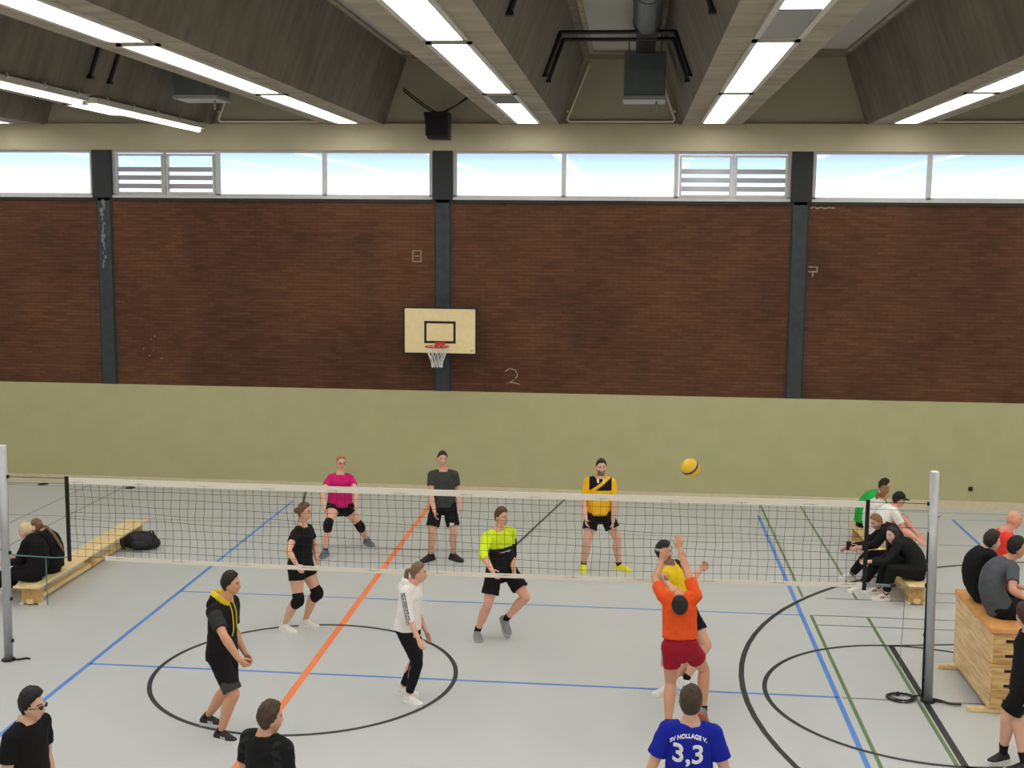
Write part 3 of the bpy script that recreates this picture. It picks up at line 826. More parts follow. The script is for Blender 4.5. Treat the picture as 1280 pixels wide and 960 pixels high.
def g2(x, s): return math.exp(-(x/s)**2)
def head_pt(u, s=1.0):
    x, y, z = u
    px, py, pz = x*.074, y*.094, z*.117
    if z < 0:
        k = -z
        px *= 1-.30*k**1.6
        if y < 0: py *= 1-.45*k; 
    else:
        px *= 1-.06*z
    if y > 0:
        py *= .94
        ax = abs(px)
        zz = pz
        nose = (max(0, min(1, (.018-zz)/.046)) if zz > -.030 else max(0, 1-(-.030-zz)/.010))
        py += .023*nose*g2(px, .0125)*y
        py += .006*g2(zz-.030, .012)*g2(px, .05)
        py -= .010*g2(ax-.031, .015)*g2(zz-.010, .013)
        py += .006*g2(px, .022)*g2(zz+.062, .011)
        py += .008*g2(px, .022)*g2(zz+.100, .016)
        py -= .004*g2(px, .03)*g2(zz+.082, .008)
        py += .004*g2(ax-.045, .018)*g2(zz+.022, .02)
    return V((px*s, py*s, pz*s))

HL = ((0,44),(35,41),(58,30),(74,20),(84,2),(91,-12),(103,-4),(116,-26),(150,-42),(180,-46))
def hairline(az, tab=HL):
    az = abs(az)
    for (a, b), (c, d) in zip(tab, tab[1:]):
        if az <= c: return b+(d-b)*(az-a)/(c-a)
    return tab[-1][1]

def hair_shell(bm, HM, s, thick=.014, top=.0, tab=HL, lift=0.0, seed=0, sweep=0.0):
    """closed shell that shows only where hair grows"""
    nu, nv = 40, 26; rows = []
    for j in range(nv+1):
        el = -PI/2+PI*j/nv; row = []
        for i in range(nu):
            az = 2*PI*i/nu-PI
            u = V((math.sin(az)*math.cos(el), math.cos(az)*math.cos(el), math.sin(el)))
            p = head_pt(u, s)
            lim = hairline(math.degrees(az), tab)
            k = max(0, min(1, (math.degrees(el)-lim)/7)); k = k*k*(3-2*k)
            nz_ = noise.noise(V((u.x*4+seed, u.y*4, u.z*3)))*.35+noise.noise(V((u.x*14+seed, u.y*14, u.z*9)))*.25
            t = thick*(1+nz_)*(.45+.55*max(0,min(1,.35+u.z*1.1+.4*max(0,-u.y))))+top*max(0, u.z)**1.3*(1+.5*nz_)
            p2 = p+u*((t+.002)*k-.016*s*(1-k))
            if k > 0: p2 += V((0, sweep*max(0,u.z)*k, 0))
            row.append(bm.verts.new(HM @ p2))
        rows.append(row)
    for a, b in zip(rows, rows[1:]):
        for i in range(nu):
            f = bm.faces.new((a[i], a[(i+1)%nu], b[(i+1)%nu], b[i])); f.smooth = True
    bmesh.ops.remove_doubles(bm, verts=rows[0]+rows[-1], dist=1e-5)

def hand(bm, Wp, d, thumb, inward, k, curl=.45, spread=.10):
    """palm, four jointed fingers of unequal length, and a thumb from the palm's side"""
    d = d.normalized(); s = (thumb-d*thumb.dot(d))
    if s.length < 1e-3: s = V((0,0,1))-d*d.z
    s.normalize(); n = d.cross(s)
    if n.dot(inward) < 0: n = -n
    tube(bm, [Wp-d*.01*k, Wp+d*.03*k, Wp+d*.065*k, Wp+d*.088*k], [(.024*k,.017*k),(.035*k,.016*k),(.040*k,.015*k),(.038*k,.012*k)], seg=14, side=s, n=2)
    for i, (o, L) in enumerate(((.029,.070),(.010,.079),(-.010,.074),(-.028,.058))):
        b0 = Wp+d*(.082-.004*abs(i-1))*k+s*o*k
        a = d+s*o*spread*18; a.normalize(); c = curl*(.9+.12*i); pts = [b0]; q = b0
        for seg_, fr in enumerate((.45,.32,.23)):
            th = c*(.55+.55*seg_)
            q = q+(a*math.cos(th)+n*math.sin(th))*L*fr*k; pts.append(q)
        tube(bm, pts, [.0098*k,.0094*k,.0088*k,.0078*k], seg=8, n=1)
    b0 = Wp+d*.022*k+s*.026*k+n*.004*k
    a = (d*.62+s*.72+n*.30).normalized(); e = (d*.85+s*.25+n*.45).normalized()
    tube(bm, [b0, b0+a*.036*k, b0+a*.036*k+e*.030*k, b0+a*.036*k+e*.052*k], [.014*k,.0115*k,.0102*k,.0085*k], seg=8, n=1)

# torso stations: (t along pelvis->neck base, half width, half depth), in body heights
TORSO_M = ((-.20,.070,.050),(-.08,.095,.066),(.08,.096,.066),(.38,.084,.057),(.62,.094,.066),(.79,.097,.067),(.89,.079,.056),(.96,.053,.046),(1.0,.044,.042))
TORSO_F = ((-.20,.074,.052),(-.08,.101,.068),(.08,.098,.066),(.38,.075,.053),(.62,.084,.066),(.76,.086,.070),(.88,.071,.052),(.96,.047,.042),(1.0,.038,.038))

class Person: pass
def pt(a, z=.088):
    if a[0] == 'w': return V(a[1:])
    return G(a[0], a[1], a[2] if len(a) > 2 else z)

def solve(S):
    """joints of one figure from where they show in the photograph"""
    P = Person(); h = S['h']; P.h = h; k = h/1.78; P.k = k; P.S = S
    P.fem = S.get('fem', False)
    sw = (.088 if P.fem else .099)*h*S.get('wide', 1); hw = .052*h
    face = S['face']
    P.F = dirv(face); Lft = V((-P.F.y, P.F.x, 0))
    up = V((0,0,1))
    if 'Y0' in S:                                  # standing with legs below the frame
        nk = AT(*S['neck'], 1.0); nk = AT(*S['neck'], (CH-.828*h)/(CH-nk.z)); pel = V((nk.x, nk.y+S.get('lean',0), nk.z-.295*h)) - P.F*S.get('fwd',.0)
        P.AL = V((pel.x, pel.y, .088))+Lft*.10+P.F*.04; P.AR = V((pel.x, pel.y, .088))-Lft*.10-P.F*.04
    elif 'seat' in S:
        pel = G(*S['seat'][1:]) if S['seat'][0] == 'px' else V(S['seat'])
        P.AL, P.AR = pt(S['aL']), pt(S['aR'])
        nk = onray(*S['neck'], pel, .295*h, S.get('lean', 0))
    else:                                          # standing: body height follows from feet and neck
        P.AL, P.AR = pt(S['aL']), pt(S['aR'])
        pel0 = AT(*S['pelvis'], (P.AL.y+P.AR.y)/2+S.get('pdy',0)); nk = AT(*S['neck'], pel0.y+S.get('ndy', 0))
        lo, hi = 1.45, 2.05
        for _ in range(40):
            h = (lo+hi)/2; pel = nk+(pel0-nk).normalized()*.295*h
            r = max((P.AL-pel).length, (P.AR-pel).length)/(.49*h)
            if r > S.get('straight', .965): lo = h
            else: hi = h
        P.h = h; P.k = k = h/1.78; sw = (.088 if P.fem else .099)*h*S.get('wide', 1); hw = .052*h
    P.pel, P.neck = pel, nk
    sp = (nk-pel); P.up = sp.normalized(); DEBUG.append((S['id'], 'torso', sp.length/h/.295, 'pelz', pel.z/h, h))
    P.L = (Lft - P.up*Lft.dot(P.up)).normalized(); P.FT = P.L.cross(P.up) * (1)
    if P.FT.dot(P.F) < 0 and abs(P.FT.dot(P.F)) > .05: P.FT = -P.FT
    sl = S.get('slouch', 0.0)*h
    P.mid = pel.lerp(nk, .5)-P.FT*sl
    ra = S.get('raise', (0,0))
    tw = math.radians(S.get('twist', 0)); PL = P.L
    SL = Matrix.Rotation(tw, 3, P.up) @ P.L
    base = nk-P.up*S.get('drop', .040)*h
    P.SL = base+SL*sw+P.up*ra[0]*h; P.SR = base-SL*sw+P.up*ra[1]*h
    pf = S.get('pface', face); P.PF = dirv(pf); pl = V((-P.PF.y, P.PF.x, 0))
    P.HL = pel+pl*hw-up*.005*h; P.HR = pel-pl*hw-up*.005*h
    la, lf, lh = .178*h, .150*h, .1
    def arm(sh, A, side):
        e = V(A[0][1:]) if A[0][0] == 'w' else (sh+V(A[0][1:])*la if A[0][0] == 'd' else onray(A[0][0], A[0][1], sh, la, A[0][2]))
        w = V(A[1][1:]) if A[1][0] == 'w' else (e+V(A[1][1:]).normalized()*lf if A[1][0] == 'd' else onray(A[1][0], A[1][1], e, lf, A[1][2]))
        if len(A) > 2 and A[2] is not None:
            t = w+V(A[2][1:]).normalized()*lh if A[2][0] == 'd' else onray(A[2][0], A[2][1], w, lh, A[2][2])
        else: t = w+(w-e).normalized()*lh+P.F*.012-up*.01
        return e, w, t
    dflt = (('d',*( -up*.96+P.F*-.05+Lft*.16)), ('d',*(-up+P.F*.2+Lft*.02)))
    dfrt = (('d',*( -up*.96+P.F*-.05-Lft*.16)), ('d',*(-up+P.F*.2-Lft*.02)))
    P.EL, P.WL, P.TL = arm(P.SL, S.get('armL', dflt), 1)
    P.ER, P.WR, P.TR = arm(P.SR, S.get('armR', dfrt), -1)
    l1 = l2 = .245*h
    P.KL = V(S['kneeL'][1:]) if 'kneeL' in S and S['kneeL'][0] == 'w' else two_bone(P.HL, P.AL, l1, l2, dirv(S.get('kL', pf+8)))
    P.KR = V(S['kneeR'][1:]) if 'kneeR' in S and S['kneeR'][0] == 'w' else two_bone(P.HR, P.AR, l1, l2, dirv(S.get('kR', pf-8)))
    DEBUG.append((S['id'], 'legs', (P.AL-P.HL).length/(2*l1), (P.AR-P.HR).length/(2*l1)))
    P.fL, P.fR = S.get('footL', pf+10), S.get('footR', pf-10)
    P.pL, P.pR = S.get('pitchL', 0), S.get('pitchR', 0)
    hd = S.get('head'); hl = .088*h
    hy, hp, hr = S.get('hy', face), S.get('hp', 0), S.get('hr', 0)
    P.hs = k**.4*S.get('hscale', 1)
    if hd is None: hc = nk+up*.125*P.hs+dirv(hy)*.03
    elif len(hd) == 3: hc = AT(hd[0], hd[1], nk.y+hd[2])
    else:
        hc = AT(hd[0], hd[1], nk.y+dirv(hy).y*.035); w = hc-nk
        hc = nk+w.normalized()*max(.125*P.hs, min(.185*P.hs, w.length))
    P.HC = hc
    f = dirv(hy); lf_ = V((-f.y, f.x, 0)); f = Matrix.Rotation(math.radians(hp), 3, -lf_) @ f if hp else f
    upv = lf_.cross(f)*-1; upv = f.cross(lf_)
    if upv.z < 0 and abs(hp) < 80: upv = -upv
    M3 = Matrix((lf_*-1, f, upv)).transposed()
    if hr: M3 = M3 @ Matrix.Rotation(math.radians(hr), 3, 'Y')
    P.HM = M3.to_4x4(); P.HM.translation = hc
    P.ground = V(((P.AL.x+P.AR.x)/2, (P.AL.y+P.AR.y)/2, 0)) if S.get('air') is None else V((pel.x, pel.y, 0))
    return P

def spine(P, t):
    a, b, c = P.pel, P.mid, P.neck
    if t < 0: return a+(b-a).normalized()*t*(c-a).length
    if t > 1: return c+(c-b).normalized()*(t-1)*(c-a).length
    q = 2*b-(a+c)/2
    return a*(1-t)**2+q*2*t*(1-t)+c*t*t

def torso(bm, P, t0, t1, add=(0,0), loose=0.0, flare=0.0, cap=True):
    h = P.h; st = TORSO_F if P.fem else TORSO_M; g = P.S.get('girth', 1.0)
    def prof(t):
        if t <= st[0][0]: return st[0][1:]
        for (a, w, d), (b, w2, d2) in zip(st, st[1:]):
            if t <= b:
                f = (t-a)/(b-a); return (w+(w2-w)*f, d+(d2-d)*f)
        return st[-1][1:]
    N = 9; pts, rad = [], []
    for i in range(N+1):
        t = t0+(t1-t0)*i/N; w, d = prof(t)
        w *= g; d *= g*(1+P.S.get('belly', 0)*g2(t-.3,.3))
        if loose and t < .8:                        # cloth hangs from the chest instead of following the waist
            f = min(1, max(0, (.8-t)/.2))*loose; w = w*(1-f)+max(w, .097*g)*f; d = d*(1-f)+max(d, .067*g)*f
        fl = flare*max(0, (.35-t)/.5)
        pts.append(spine(P, t)); rad.append((w*h+add[0]+fl, d*h+add[1]+fl))
    tube(bm, pts, rad, seg=24, side=P.L, n=2, cap=cap)

def body(P):
    h, k = P.h, P.k; bm = bmesh.new(); g = P.S.get('girth', 1.0); fm = .9 if P.fem else 1.0; lg = P.S.get('legs', 1.0)
    torso(bm, P, -.14, 1.0)
    # neck and shoulders
    nk0 = P.neck-P.up*.02*h; hb = P.HM @ V((0,-.02,-.05))
    tube(bm, [nk0-P.up*.03*h, nk0, nk0.lerp(hb,.5), hb], [(.040*h*fm,.036*h*fm),(.035*h*fm,.034*h*fm),(.032*h*fm,.033*h*fm),.031*h*fm], seg=16, side=P.L)
    for s in (P.SL, P.SR):
        tube(bm, [P.neck-P.up*.034*h, P.neck.lerp(s,.55)-P.up*.010*h, s], [.026*h*fm,.030*h*fm,.032*h*fm], seg=14)
        tube(bm, [spine(P,.78).lerp(s,.45), s], [.045*h*fm,.032*h*fm], seg=14)
    for s, e, w, t, out in ((P.SL,P.EL,P.WL,P.TL,1),(P.SR,P.ER,P.WR,P.TR,-1)):
        tube(bm, [s, s.lerp(e,.35), s.lerp(e,.7), e], [.032*h*fm,.030*h*fm,.0265*h*fm,.023*h*fm], seg=14)
        tube(bm, [e, e.lerp(w,.25), e.lerp(w,.65), w], [.0235*h*fm,.0255*h*fm,.0205*h*fm,.0155*h*fm], seg=14)
        d = (t-w).normalized()
        th = P.S.get('thumbL' if out > 0 else 'thumbR'); th = V(th) if th else P.F+V((0,0,.15))
        inw = (-P.L*out)+P.F*.2
        hk = P.S.get('curlL' if out > 0 else 'curlR', .5)
        hand(bm, w+d*.004, d, th, inw, k*(.9 if P.fem else 1), hk, P.S.get('spread', .08))
    for hp_, kn, an, fy, fp in ((P.HL,P.KL,P.AL,P.fL,P.pL),(P.HR,P.KR,P.AR,P.fR,P.pR)):
        v = (an-kn).normalized(); back = -dirv(fy); back = (back-v*back.dot(v))
        back = back.normalized() if back.length > 1e-3 else V((0,0,0))
        tube(bm, [hp_, hp_.lerp(kn,.35), hp_.lerp(kn,.75), kn], [.056*h*g*lg,.052*h*g*lg,.040*h*lg,.033*h*lg], seg=18)
        c1 = kn.lerp(an,.30)+back*.010*h; c2 = kn.lerp(an,.62)+back*.004*h
        tube(bm, [kn, c1, c2, kn.lerp(an,.88), an], [.033*h*lg,.036*h*lg,.029*h*lg,.0205*h,.0185*h], seg=16)
        f = foot_dir(fy, fp); u = foot_up(fy, fp)
        tube(bm, [an-f*.03*k-u*.045*k, an+f*.05*k-u*.045*k, an+f*.12*k-u*.055*k], [.022*k,.024*k,.018*k], seg=12, side=f.cross(u))
    # head with brow, nose, lips, chin and ears
    nu, nv = 40, 30; rows = []
    for j in range(1, nv):
        el = -PI/2+PI*j/nv
        rows.append([bm.verts.new(P.HM @ head_pt(V((math.sin(2*PI*i/nu)*math.cos(el), math.cos(2*PI*i/nu)*math.cos(el), math.sin(el))), P.hs)) for i in range(nu)])
    for a, b in zip(rows, rows[1:]):
        for i in range(nu): bm.faces.new((a[i], a[(i+1)%nu], b[(i+1)%nu], b[i]))
    bm.faces.new(rows[0][::-1]); bm.faces.new(rows[-1])
    for s in (-1,1):
        M3 = P.HM.to_3x3() @ Matrix.Rotation(s*-.35,3,'Z') @ Matrix.Rotation(-.15,3,'X')
        ball(bm, P.HM @ (V((s*.074,-.012,-.004))*P.hs), (.012*P.hs,.020*P.hs,.034*P.hs), M3, 12, 8)
    me = fuse(bm, P.S.get('vox', .0068), 2, .5)
    # complexion: lips, brows and eyes belong to the skin itself
    n = len(me.vertices); co_ = np.empty(n*3, dtype=np.float32); me.vertices.foreach_get('co', co_); co_ = co_.reshape(-1,3)
    inv = np.array(P.HM.inverted()); q = (co_ @ inv[:3,:3].T + inv[:3,3])/P.hs
    sk = np.array(lin(P.S.get('skin', (222,172,146)))); colr = np.tile(sk, (n,1))
    rnd = (np.sin(co_[:,0]*31)*np.sin(co_[:,1]*27+1)*np.sin(co_[:,2]*23)*.04)[:,None]; colr *= 1+rnd
    def put(mask, c, a):
        nonlocal colr
        mk = (mask*a)[:,None]; colr = colr*(1-mk)+np.array(lin(c))*mk
    front = (q[:,1] > .03).astype(float)*(np.abs(q[:,2]) < .14)
    ax = np.abs(q[:,0]); z = q[:,2]
    put(front*np.exp(-((ax-.034)/.026)**4-((z+.03)/.026)**4), (226,140,118), .22)
    put(front*(np.hypot(ax/.024, (z+.062)/.0085) < 1), P.S.get('lips', (182,104,94)), .75)
    bc = P.S.get('brow', (70,52,40))
    put(front*((np.abs(z-.030+(ax-.03)*.12) < .006)*(ax > .013)*(ax < .050)), bc, .85)
    put(front*(np.hypot((ax-.031)/.0155, (z-.009)/.0075) < 1), (226,222,214), .8)
    put(front*(np.hypot((ax-.031)/.0075, (z-.009)/.0080) < 1), (40,34,30), .95)
    if 'beard' in P.S:
        bd = ((z < -.028+.02*np.clip((ax-.03)/.03,-1,1)*0)*(z > -.125)*(q[:,1] > -.01)*(q[:,1] < .12)*(ax > -1)).astype(float)
        bd *= 1-np.exp(-((ax)/.024)**4-((z+.060)/.012)**4); bd *= np.clip((-.020-z-.3*np.maximum(0,.05-ax)*0)/.014, 0, 1)
        bd *= np.where((ax < .03)&(z > -.042), 0, 1)
        put(bd, P.S['beard'], .75)
    at = me.color_attributes.new('complexion', 'FLOAT_COLOR', 'POINT')
    at.data.foreach_set('color', np.concatenate([colr, np.ones((n,1))], axis=1).astype(np.float32).ravel())
    return me

def foot_dir(y, p): d = dirv(y); return V((d.x*math.cos(math.radians(p)), d.y*math.cos(math.radians(p)), -math.sin(math.radians(p))))
def foot_up(y, p):
    d = dirv(y); return V((d.x*math.sin(math.radians(p)), d.y*math.sin(math.radians(p)), math.cos(math.radians(p))))

def ripple(me, amp, seed, along=None):
    n = len(me.vertices); a = np.empty(n*3, dtype=np.float32); me.vertices.foreach_get('co', a); a = a.reshape(-1,3)
    nr = np.empty(n*3, dtype=np.float32); me.vertex_normals.foreach_get('vector', nr); nr = nr.reshape(-1,3)
    x, y, z = a[:,0], a[:,1], a[:,2]; s = seed
    w = (np.sin(z*38+3*np.sin(x*11+s)+2.2*np.sin(y*13+s*2))+.8*np.sin(x*31+y*27+4*np.sin(z*9+s))+.6*np.sin(z*71-x*33+y*29+s*3))/2.4
    a += nr*(w*amp)[:,None]; me.vertices.foreach_set('co', a.ravel().astype(np.float32))

def paint_faces(me, P, fn):
    """which cloth each face is made of, from body coordinates: u to the person's left, v forward, t pelvis..neck"""
    n = len(me.polygons); c = np.empty(n*3, dtype=np.float32); me.polygons.foreach_get('center', c); c = c.reshape(-1,3)
    r = c-np.array(P.pel); L = (P.neck-P.pel).length
    u = r @ np.array(P.L); v = r @ np.array(P.FT); t = (r @ np.array(P.up))/L
    idx = np.array(fn(u, v, t, c), dtype=np.int32); me.polygons.foreach_set('material_index', idx)

def limb_cloth(bm, a, b, f0, f1, r0, r1, seg=16, n=1):
    p = a.lerp(b, f0); q = a.lerp(b, f1)
    ball(bm, p, r0); tube(bm, [p, p.lerp(q,.5), q], [r0, (r0+r1)/2, r1], seg=seg, n=n, cap=False)

def build(S):
    P = solve(S); h, k = P.h, P.k; sd = sum(map(ord, S['id']))
    fm = .9 if P.fem else 1.0; g = S.get('girth', 1.0)*1.0; lg = S.get('legs', 1.0)
    base = P.ground
    root = thing('person', S['label'], 'person', base, S.get('group'))
    from_mesh('body', body(P), skin_mat(), root, base)
    cv = S.get('cvox', .0075)
    # ---------------- top
    T = S['top']; sl = T.get('sleeve', .6); ad = T.get('add', .012)
    bm = bmesh.new()
    torso(bm, P, T.get('hem', -.06), T.get('neckline', .985), (ad, ad), T.get('loose', 1.0), flare=T.get('flare', .020), cap=False)
    ring = [P.neck+P.L*(.040*h*fm*math.sin(a))+P.FT*(.036*h*fm*math.cos(a)+.004*h)-P.up*(.012+.010*math.cos(a))*h for a in [2*PI*i/20 for i in range(21)]]
    tube(bm, ring, [.0105*h]*21, seg=8, n=1, cap=False)
    for s, e, w in ((P.SL,P.EL,P.WL),(P.SR,P.ER,P.WR)):
        tube(bm, [P.neck-P.up*.030*h, P.neck.lerp(s,.5)-P.up*.006*h, s], [.029*h*fm+ad*.8,.031*h*fm+ad,.032*h*fm+ad], seg=14)
        tube(bm, [spine(P,.76).lerp(s,.45), s], [.048*h*fm+ad,.032*h*fm+ad], seg=14)
        a1 = min(1, sl); rr = T.get('sw', .012)
        limb_cloth(bm, s, e, 0, a1, .032*h*fm+rr, (.032-.007*a1)*h*fm+rr+T.get('sflare',.006))
        if sl > 1:
            f1 = sl-1; limb_cloth(bm, e, w, -.03, f1, .0255*h*fm+rr, (.0255-.006*f1)*h*fm+rr*.9)
    if T.get('hood'):
        hb = P.neck-P.FT*.055*h+P.up*.012*h
        tube(bm, [P.neck+P.FT*.035*h+P.L*.028*h-P.up*.01*h, P.neck+P.L*.050*h-P.FT*.01*h+P.up*.012*h, hb, P.neck-P.L*.050*h-P.FT*.01*h+P.up*.012*h, P.neck+P.FT*.035*h-P.L*.028*h-P.up*.01*h], [.014*h,.020*h,.030*h,.020*h,.014*h], seg=12)
        ball(bm, hb-P.up*.045*h-P.FT*.006*h, (.062*h,.03*h,.05*h), Matrix((P.L,P.FT,P.up)).transposed())
    me = fuse(bm, cv, 3, .5); ripple(me, T.get('rip', .0035), sd)
    mats_ = [cloth(c) for c in T['cols']]
    to = from_mesh(T.get('name','shirt'), me, mats_, root, base)
    if T.get('fn'): paint_faces_w(me, P, T['fn'], base)
    if T.get('hoodlining'):
        bm = bmesh.new()
        tube(bm, [P.neck+P.FT*.040*h+P.L*.022*h-P.up*.012*h, P.neck+P.L*.047*h+P.up*.022*h, P.neck-P.FT*.060*h+P.up*.022*h, P.neck-P.L*.047*h+P.up*.022*h, P.neck+P.FT*.040*h-P.L*.022*h-P.up*.012*h], [(.014*h,.016*h),(.020*h,.024*h),(.026*h,.026*h),(.020*h,.024*h),(.014*h,.016*h)], seg=12)
        o = from_mesh('hood', fuse(bm, .007, 2), cloth(T['hoodlining']), root, base)
    if T.get('cord'):
        bm = bmesh.new()
        for s in (-.018,.018):
            a = P.neck+P.FT*.050*h+P.L*s*h; tube(bm, [a, a+P.FT*.024*h-P.up*.06*h, a+P.FT*.034*h-P.up*.15*h, a+P.FT*(.045+s)*h-P.up*.19*h], [.008]*4, seg=8)
        mesh_obj('drawstring', bm, cloth(T['cord']), root, base)
    if T.get('collar'):
        bm = bmesh.new(); pts = [P.neck+P.L*(.041*h*math.sin(a))*fm+P.FT*(.038*h*math.cos(a)*fm+.004*h)-P.up*(.004+.012*math.cos(a))*h for a in [2*PI*i/24 for i in range(25)]]
        tube(bm, pts, [.010]*25, seg=8, n=1); o = mesh_obj('collar', bm, cloth(T['collar']), root, base)
    # ---------------- legs
    B = S.get('bottom')
    if B:
        bm = bmesh.new(); ab = B.get('add', .012); ln = B.get('len', .6); fl = B.get('flare', .018)
        torso(bm, P, -.155, B.get('waist', .12 if 'name' in B else .05), (ab*.8, ab*.8))
        for hp_, kn, an in ((P.HL,P.KL,P.AL),(P.HR,P.KR,P.AR)):
            f = min(1, ln); r1 = (.056-.021*f)*h*lg*(g if f < .6 else 1)+ab+fl
            tube(bm, [hp_, hp_.lerp(kn,f*.5), hp_.lerp(kn,f)], [.057*h*g*lg+ab,(.0545-.009*f)*h*g*lg+ab+fl*.4,r1], seg=20, n=2, cap=False); ball(bm, hp_, .057*h*g*lg+ab)
            if ln > 1:
                f = ln-1; v = (an-kn).normalized()
                ball(bm, kn, .0345*h*lg+ab+fl); tube(bm, [kn, kn.lerp(an,.3*f/1), kn.lerp(an,.62*f), kn.lerp(an,f)], [.034*h*lg+ab+fl,.037*h*lg+ab+fl*.6,.031*h*lg+ab+fl*.5,.024*h+ab+fl*.5], seg=18, n=2, cap=False)
        me = fuse(bm, cv, 3, .5); ripple(me, B.get('rip', .0035), sd+5)
        from_mesh(B.get('name','shorts'), me, [cloth(c) for c in B['cols']], root, base)
        if B.get('fn'): paint_faces_w(me, P, B['fn'], base)
    # ---------------- socks, pads, shoes
    for side, hp_, kn, an, fy, fp in (('L',P.HL,P.KL,P.AL,P.fL,P.pL),('R',P.HR,P.KR,P.AR,P.fR,P.pR)):
        if S.get('shoes'):
            c, ht = S.get('socks', ((60,60,62) , .06)); bm = bmesh.new(); q = an.lerp(kn, ht)
            tube(bm, [an-V((0,0,.01)), an.lerp(q,.5), q], [.0215*h+.003,.0225*h+.003,(.0235+.03*max(0,ht-.2))*h+.004], seg=14, cap=False); mesh_obj('sock', bm, cloth(c), root, base)
        if S.get('pads'):
            bm = bmesh.new(); a = kn.lerp(hp_, .17); b = kn.lerp(an, .17); fw = dirv(fy)
            tube(bm, [a, kn+fw*.008, b], [.040*h*lg,.043*h*lg,.040*h*lg], seg=18, n=3); ball(bm, kn+fw*.026*h, (.03*h,.03*h,.05*h))
            from_mesh('knee_pad', fuse(bm, .007, 2), cloth(S['pads']), root, base)
        sh = S.get('shoes', {})
        if sh:
            f = foot_dir(fy, fp); u = foot_up(fy, fp); s = u.cross(f); o0 = an-u*.088
            st = ((-.074,.018,.040),(-.066,.034,.075),(-.040,.042,.108),(.000,.044,.116),(.040,.045,.108),(.082,.049,.086),(.125,.053,.066),(.168,.048,.054),(.196,.034,.044),(.212,.014,.032))
            def loft(zb, zt, grow, N=14):
                bm = bmesh.new(); rows = []
                for (y, w, hh) in st:
                    y *= k; w = (w+grow)*k; row = []
                    for i in range(N):
                        a = PI*i/(N-1); ca = math.cos(a); row.append(bm.verts.new(o0+f*y+s*(w*math.copysign(abs(ca)**.62, ca))+u*(zb+(zt(hh)-zb)*max(0,math.sin(a))**.75)))
                    rows.append(row)
                for a, b in zip(rows, rows[1:]):
                    for i in range(N-1): fc = bm.faces.new((a[i],a[i+1],b[i+1],b[i])); fc.smooth = True
                    bm.faces.new((a[N-1],a[0],b[0],b[N-1]))
                bm.faces.new(rows[0]); bm.faces.new(rows[-1][::-1]); return bm
            so = mesh_obj('shoe', loft(.026, lambda hh: hh*k, 0), leather(sh['col']), root, base)
            if sh.get('label'): so['label'] = sh['label']
            bm = bmesh.new(); A_, B2 = [], []
            ol = [(y*k*1.03, w*k+.007) for y, w, _ in st]
            loop = [(y, w) for y, w in ol]+[(y, -w) for y, w in ol[::-1]]
            lo = [bm.verts.new(o0+f*y+s*w+u*.0) for y, w in loop]; hi = [bm.verts.new(o0+f*y+s*w+u*(.034+.006*max(0,y/.2))) for y, w in loop]
            bm.faces.new(lo[::-1]); bm.faces.new(hi)
            for i in range(len(loop)): bm.faces.new((lo[i], lo[(i+1)%len(loop)], hi[(i+1)%len(loop)], hi[i]))
            sob = mesh_obj('sole', bm, leather(sh.get('sole', sh['col'])), so, base)
            if sh.get('stripes'):
                bm = bmesh.new()
                for sg in (-1,1):
                    for q in range(3):
                        y = .045+q*.022
                        pts = [o0+f*(y+.018-z*.35)*k+s*sg*(.0505-(z-.03)*.10)*k+u*z for z in (.036,.050,.064)]
                        tube(bm, pts, [(.006,.003)]*3, seg=6, side=f, n=1)
                mesh_obj('stripe', bm, leather(sh['stripes']), so, base)
    # ---------------- hair and what is worn on the head
    Hh = S.get('hair')
    if Hh:
        bm = bmesh.new(); hm = P.HM; s = P.hs
        hair_shell(bm, hm, s, Hh.get('thick', .014), Hh.get('top', .012), Hh.get('tab', HL), seed=sd*.13, sweep=Hh.get('sweep', 0))
        def hp3(x,y,z): return hm @ (V((x,y,z))*s)
        if Hh.get('bun'): ball(bm, hp3(0,-.115,.02), .038*s)
        if Hh.get('tail'):
            L = Hh['tail']; a = hp3(0,-.100,.035); bk = -(hm.to_3x3() @ V((0,1,0))); dn = V((0,0,-1))
            ou = Hh.get('out', 0); tube(bm, [a, a+bk*(.035+ou*.3)+dn*.01, a+bk*(.045+ou)+dn*.4*L, a+bk*(.035+ou*1.6)+dn*.8*L, a+bk*(.02+ou*1.9)+dn*L], [.018,.024,.026,.020,.008], seg=10)
            ball(bm, a+bk*.006, .021)
        if Hh.get('long'):
            L = Hh['long']
            for az in (-150,-120,-95,-180,150,120,95):
                a = math.radians(az); p0 = hp3(.082*math.sin(a), .090*math.cos(a)*(.9 if abs(az) < 130 else 1.0)-.01, .02)
                out = (p0-P.HC); out.z = 0; out.normalize()
                if abs(az) < 100: out = out*.3+P.F*.5
                dn = V((0,0,-1)); tube(bm, [p0, p0+dn*.08+out*.012, p0+dn*.5*L+out*.02, p0+dn*L+out*.025], [.024,.028,.030,.014], seg=10, side=P.L)
        ho = mesh_obj('hair', bm, hairm(Hh['col']), root, base)
        if Hh.get('tie'):
            bm = bmesh.new(); ball(bm, hp3(0,-.108,.035), .024*s); mesh_obj('hair_tie', bm, cloth(Hh['tie']), root, base)
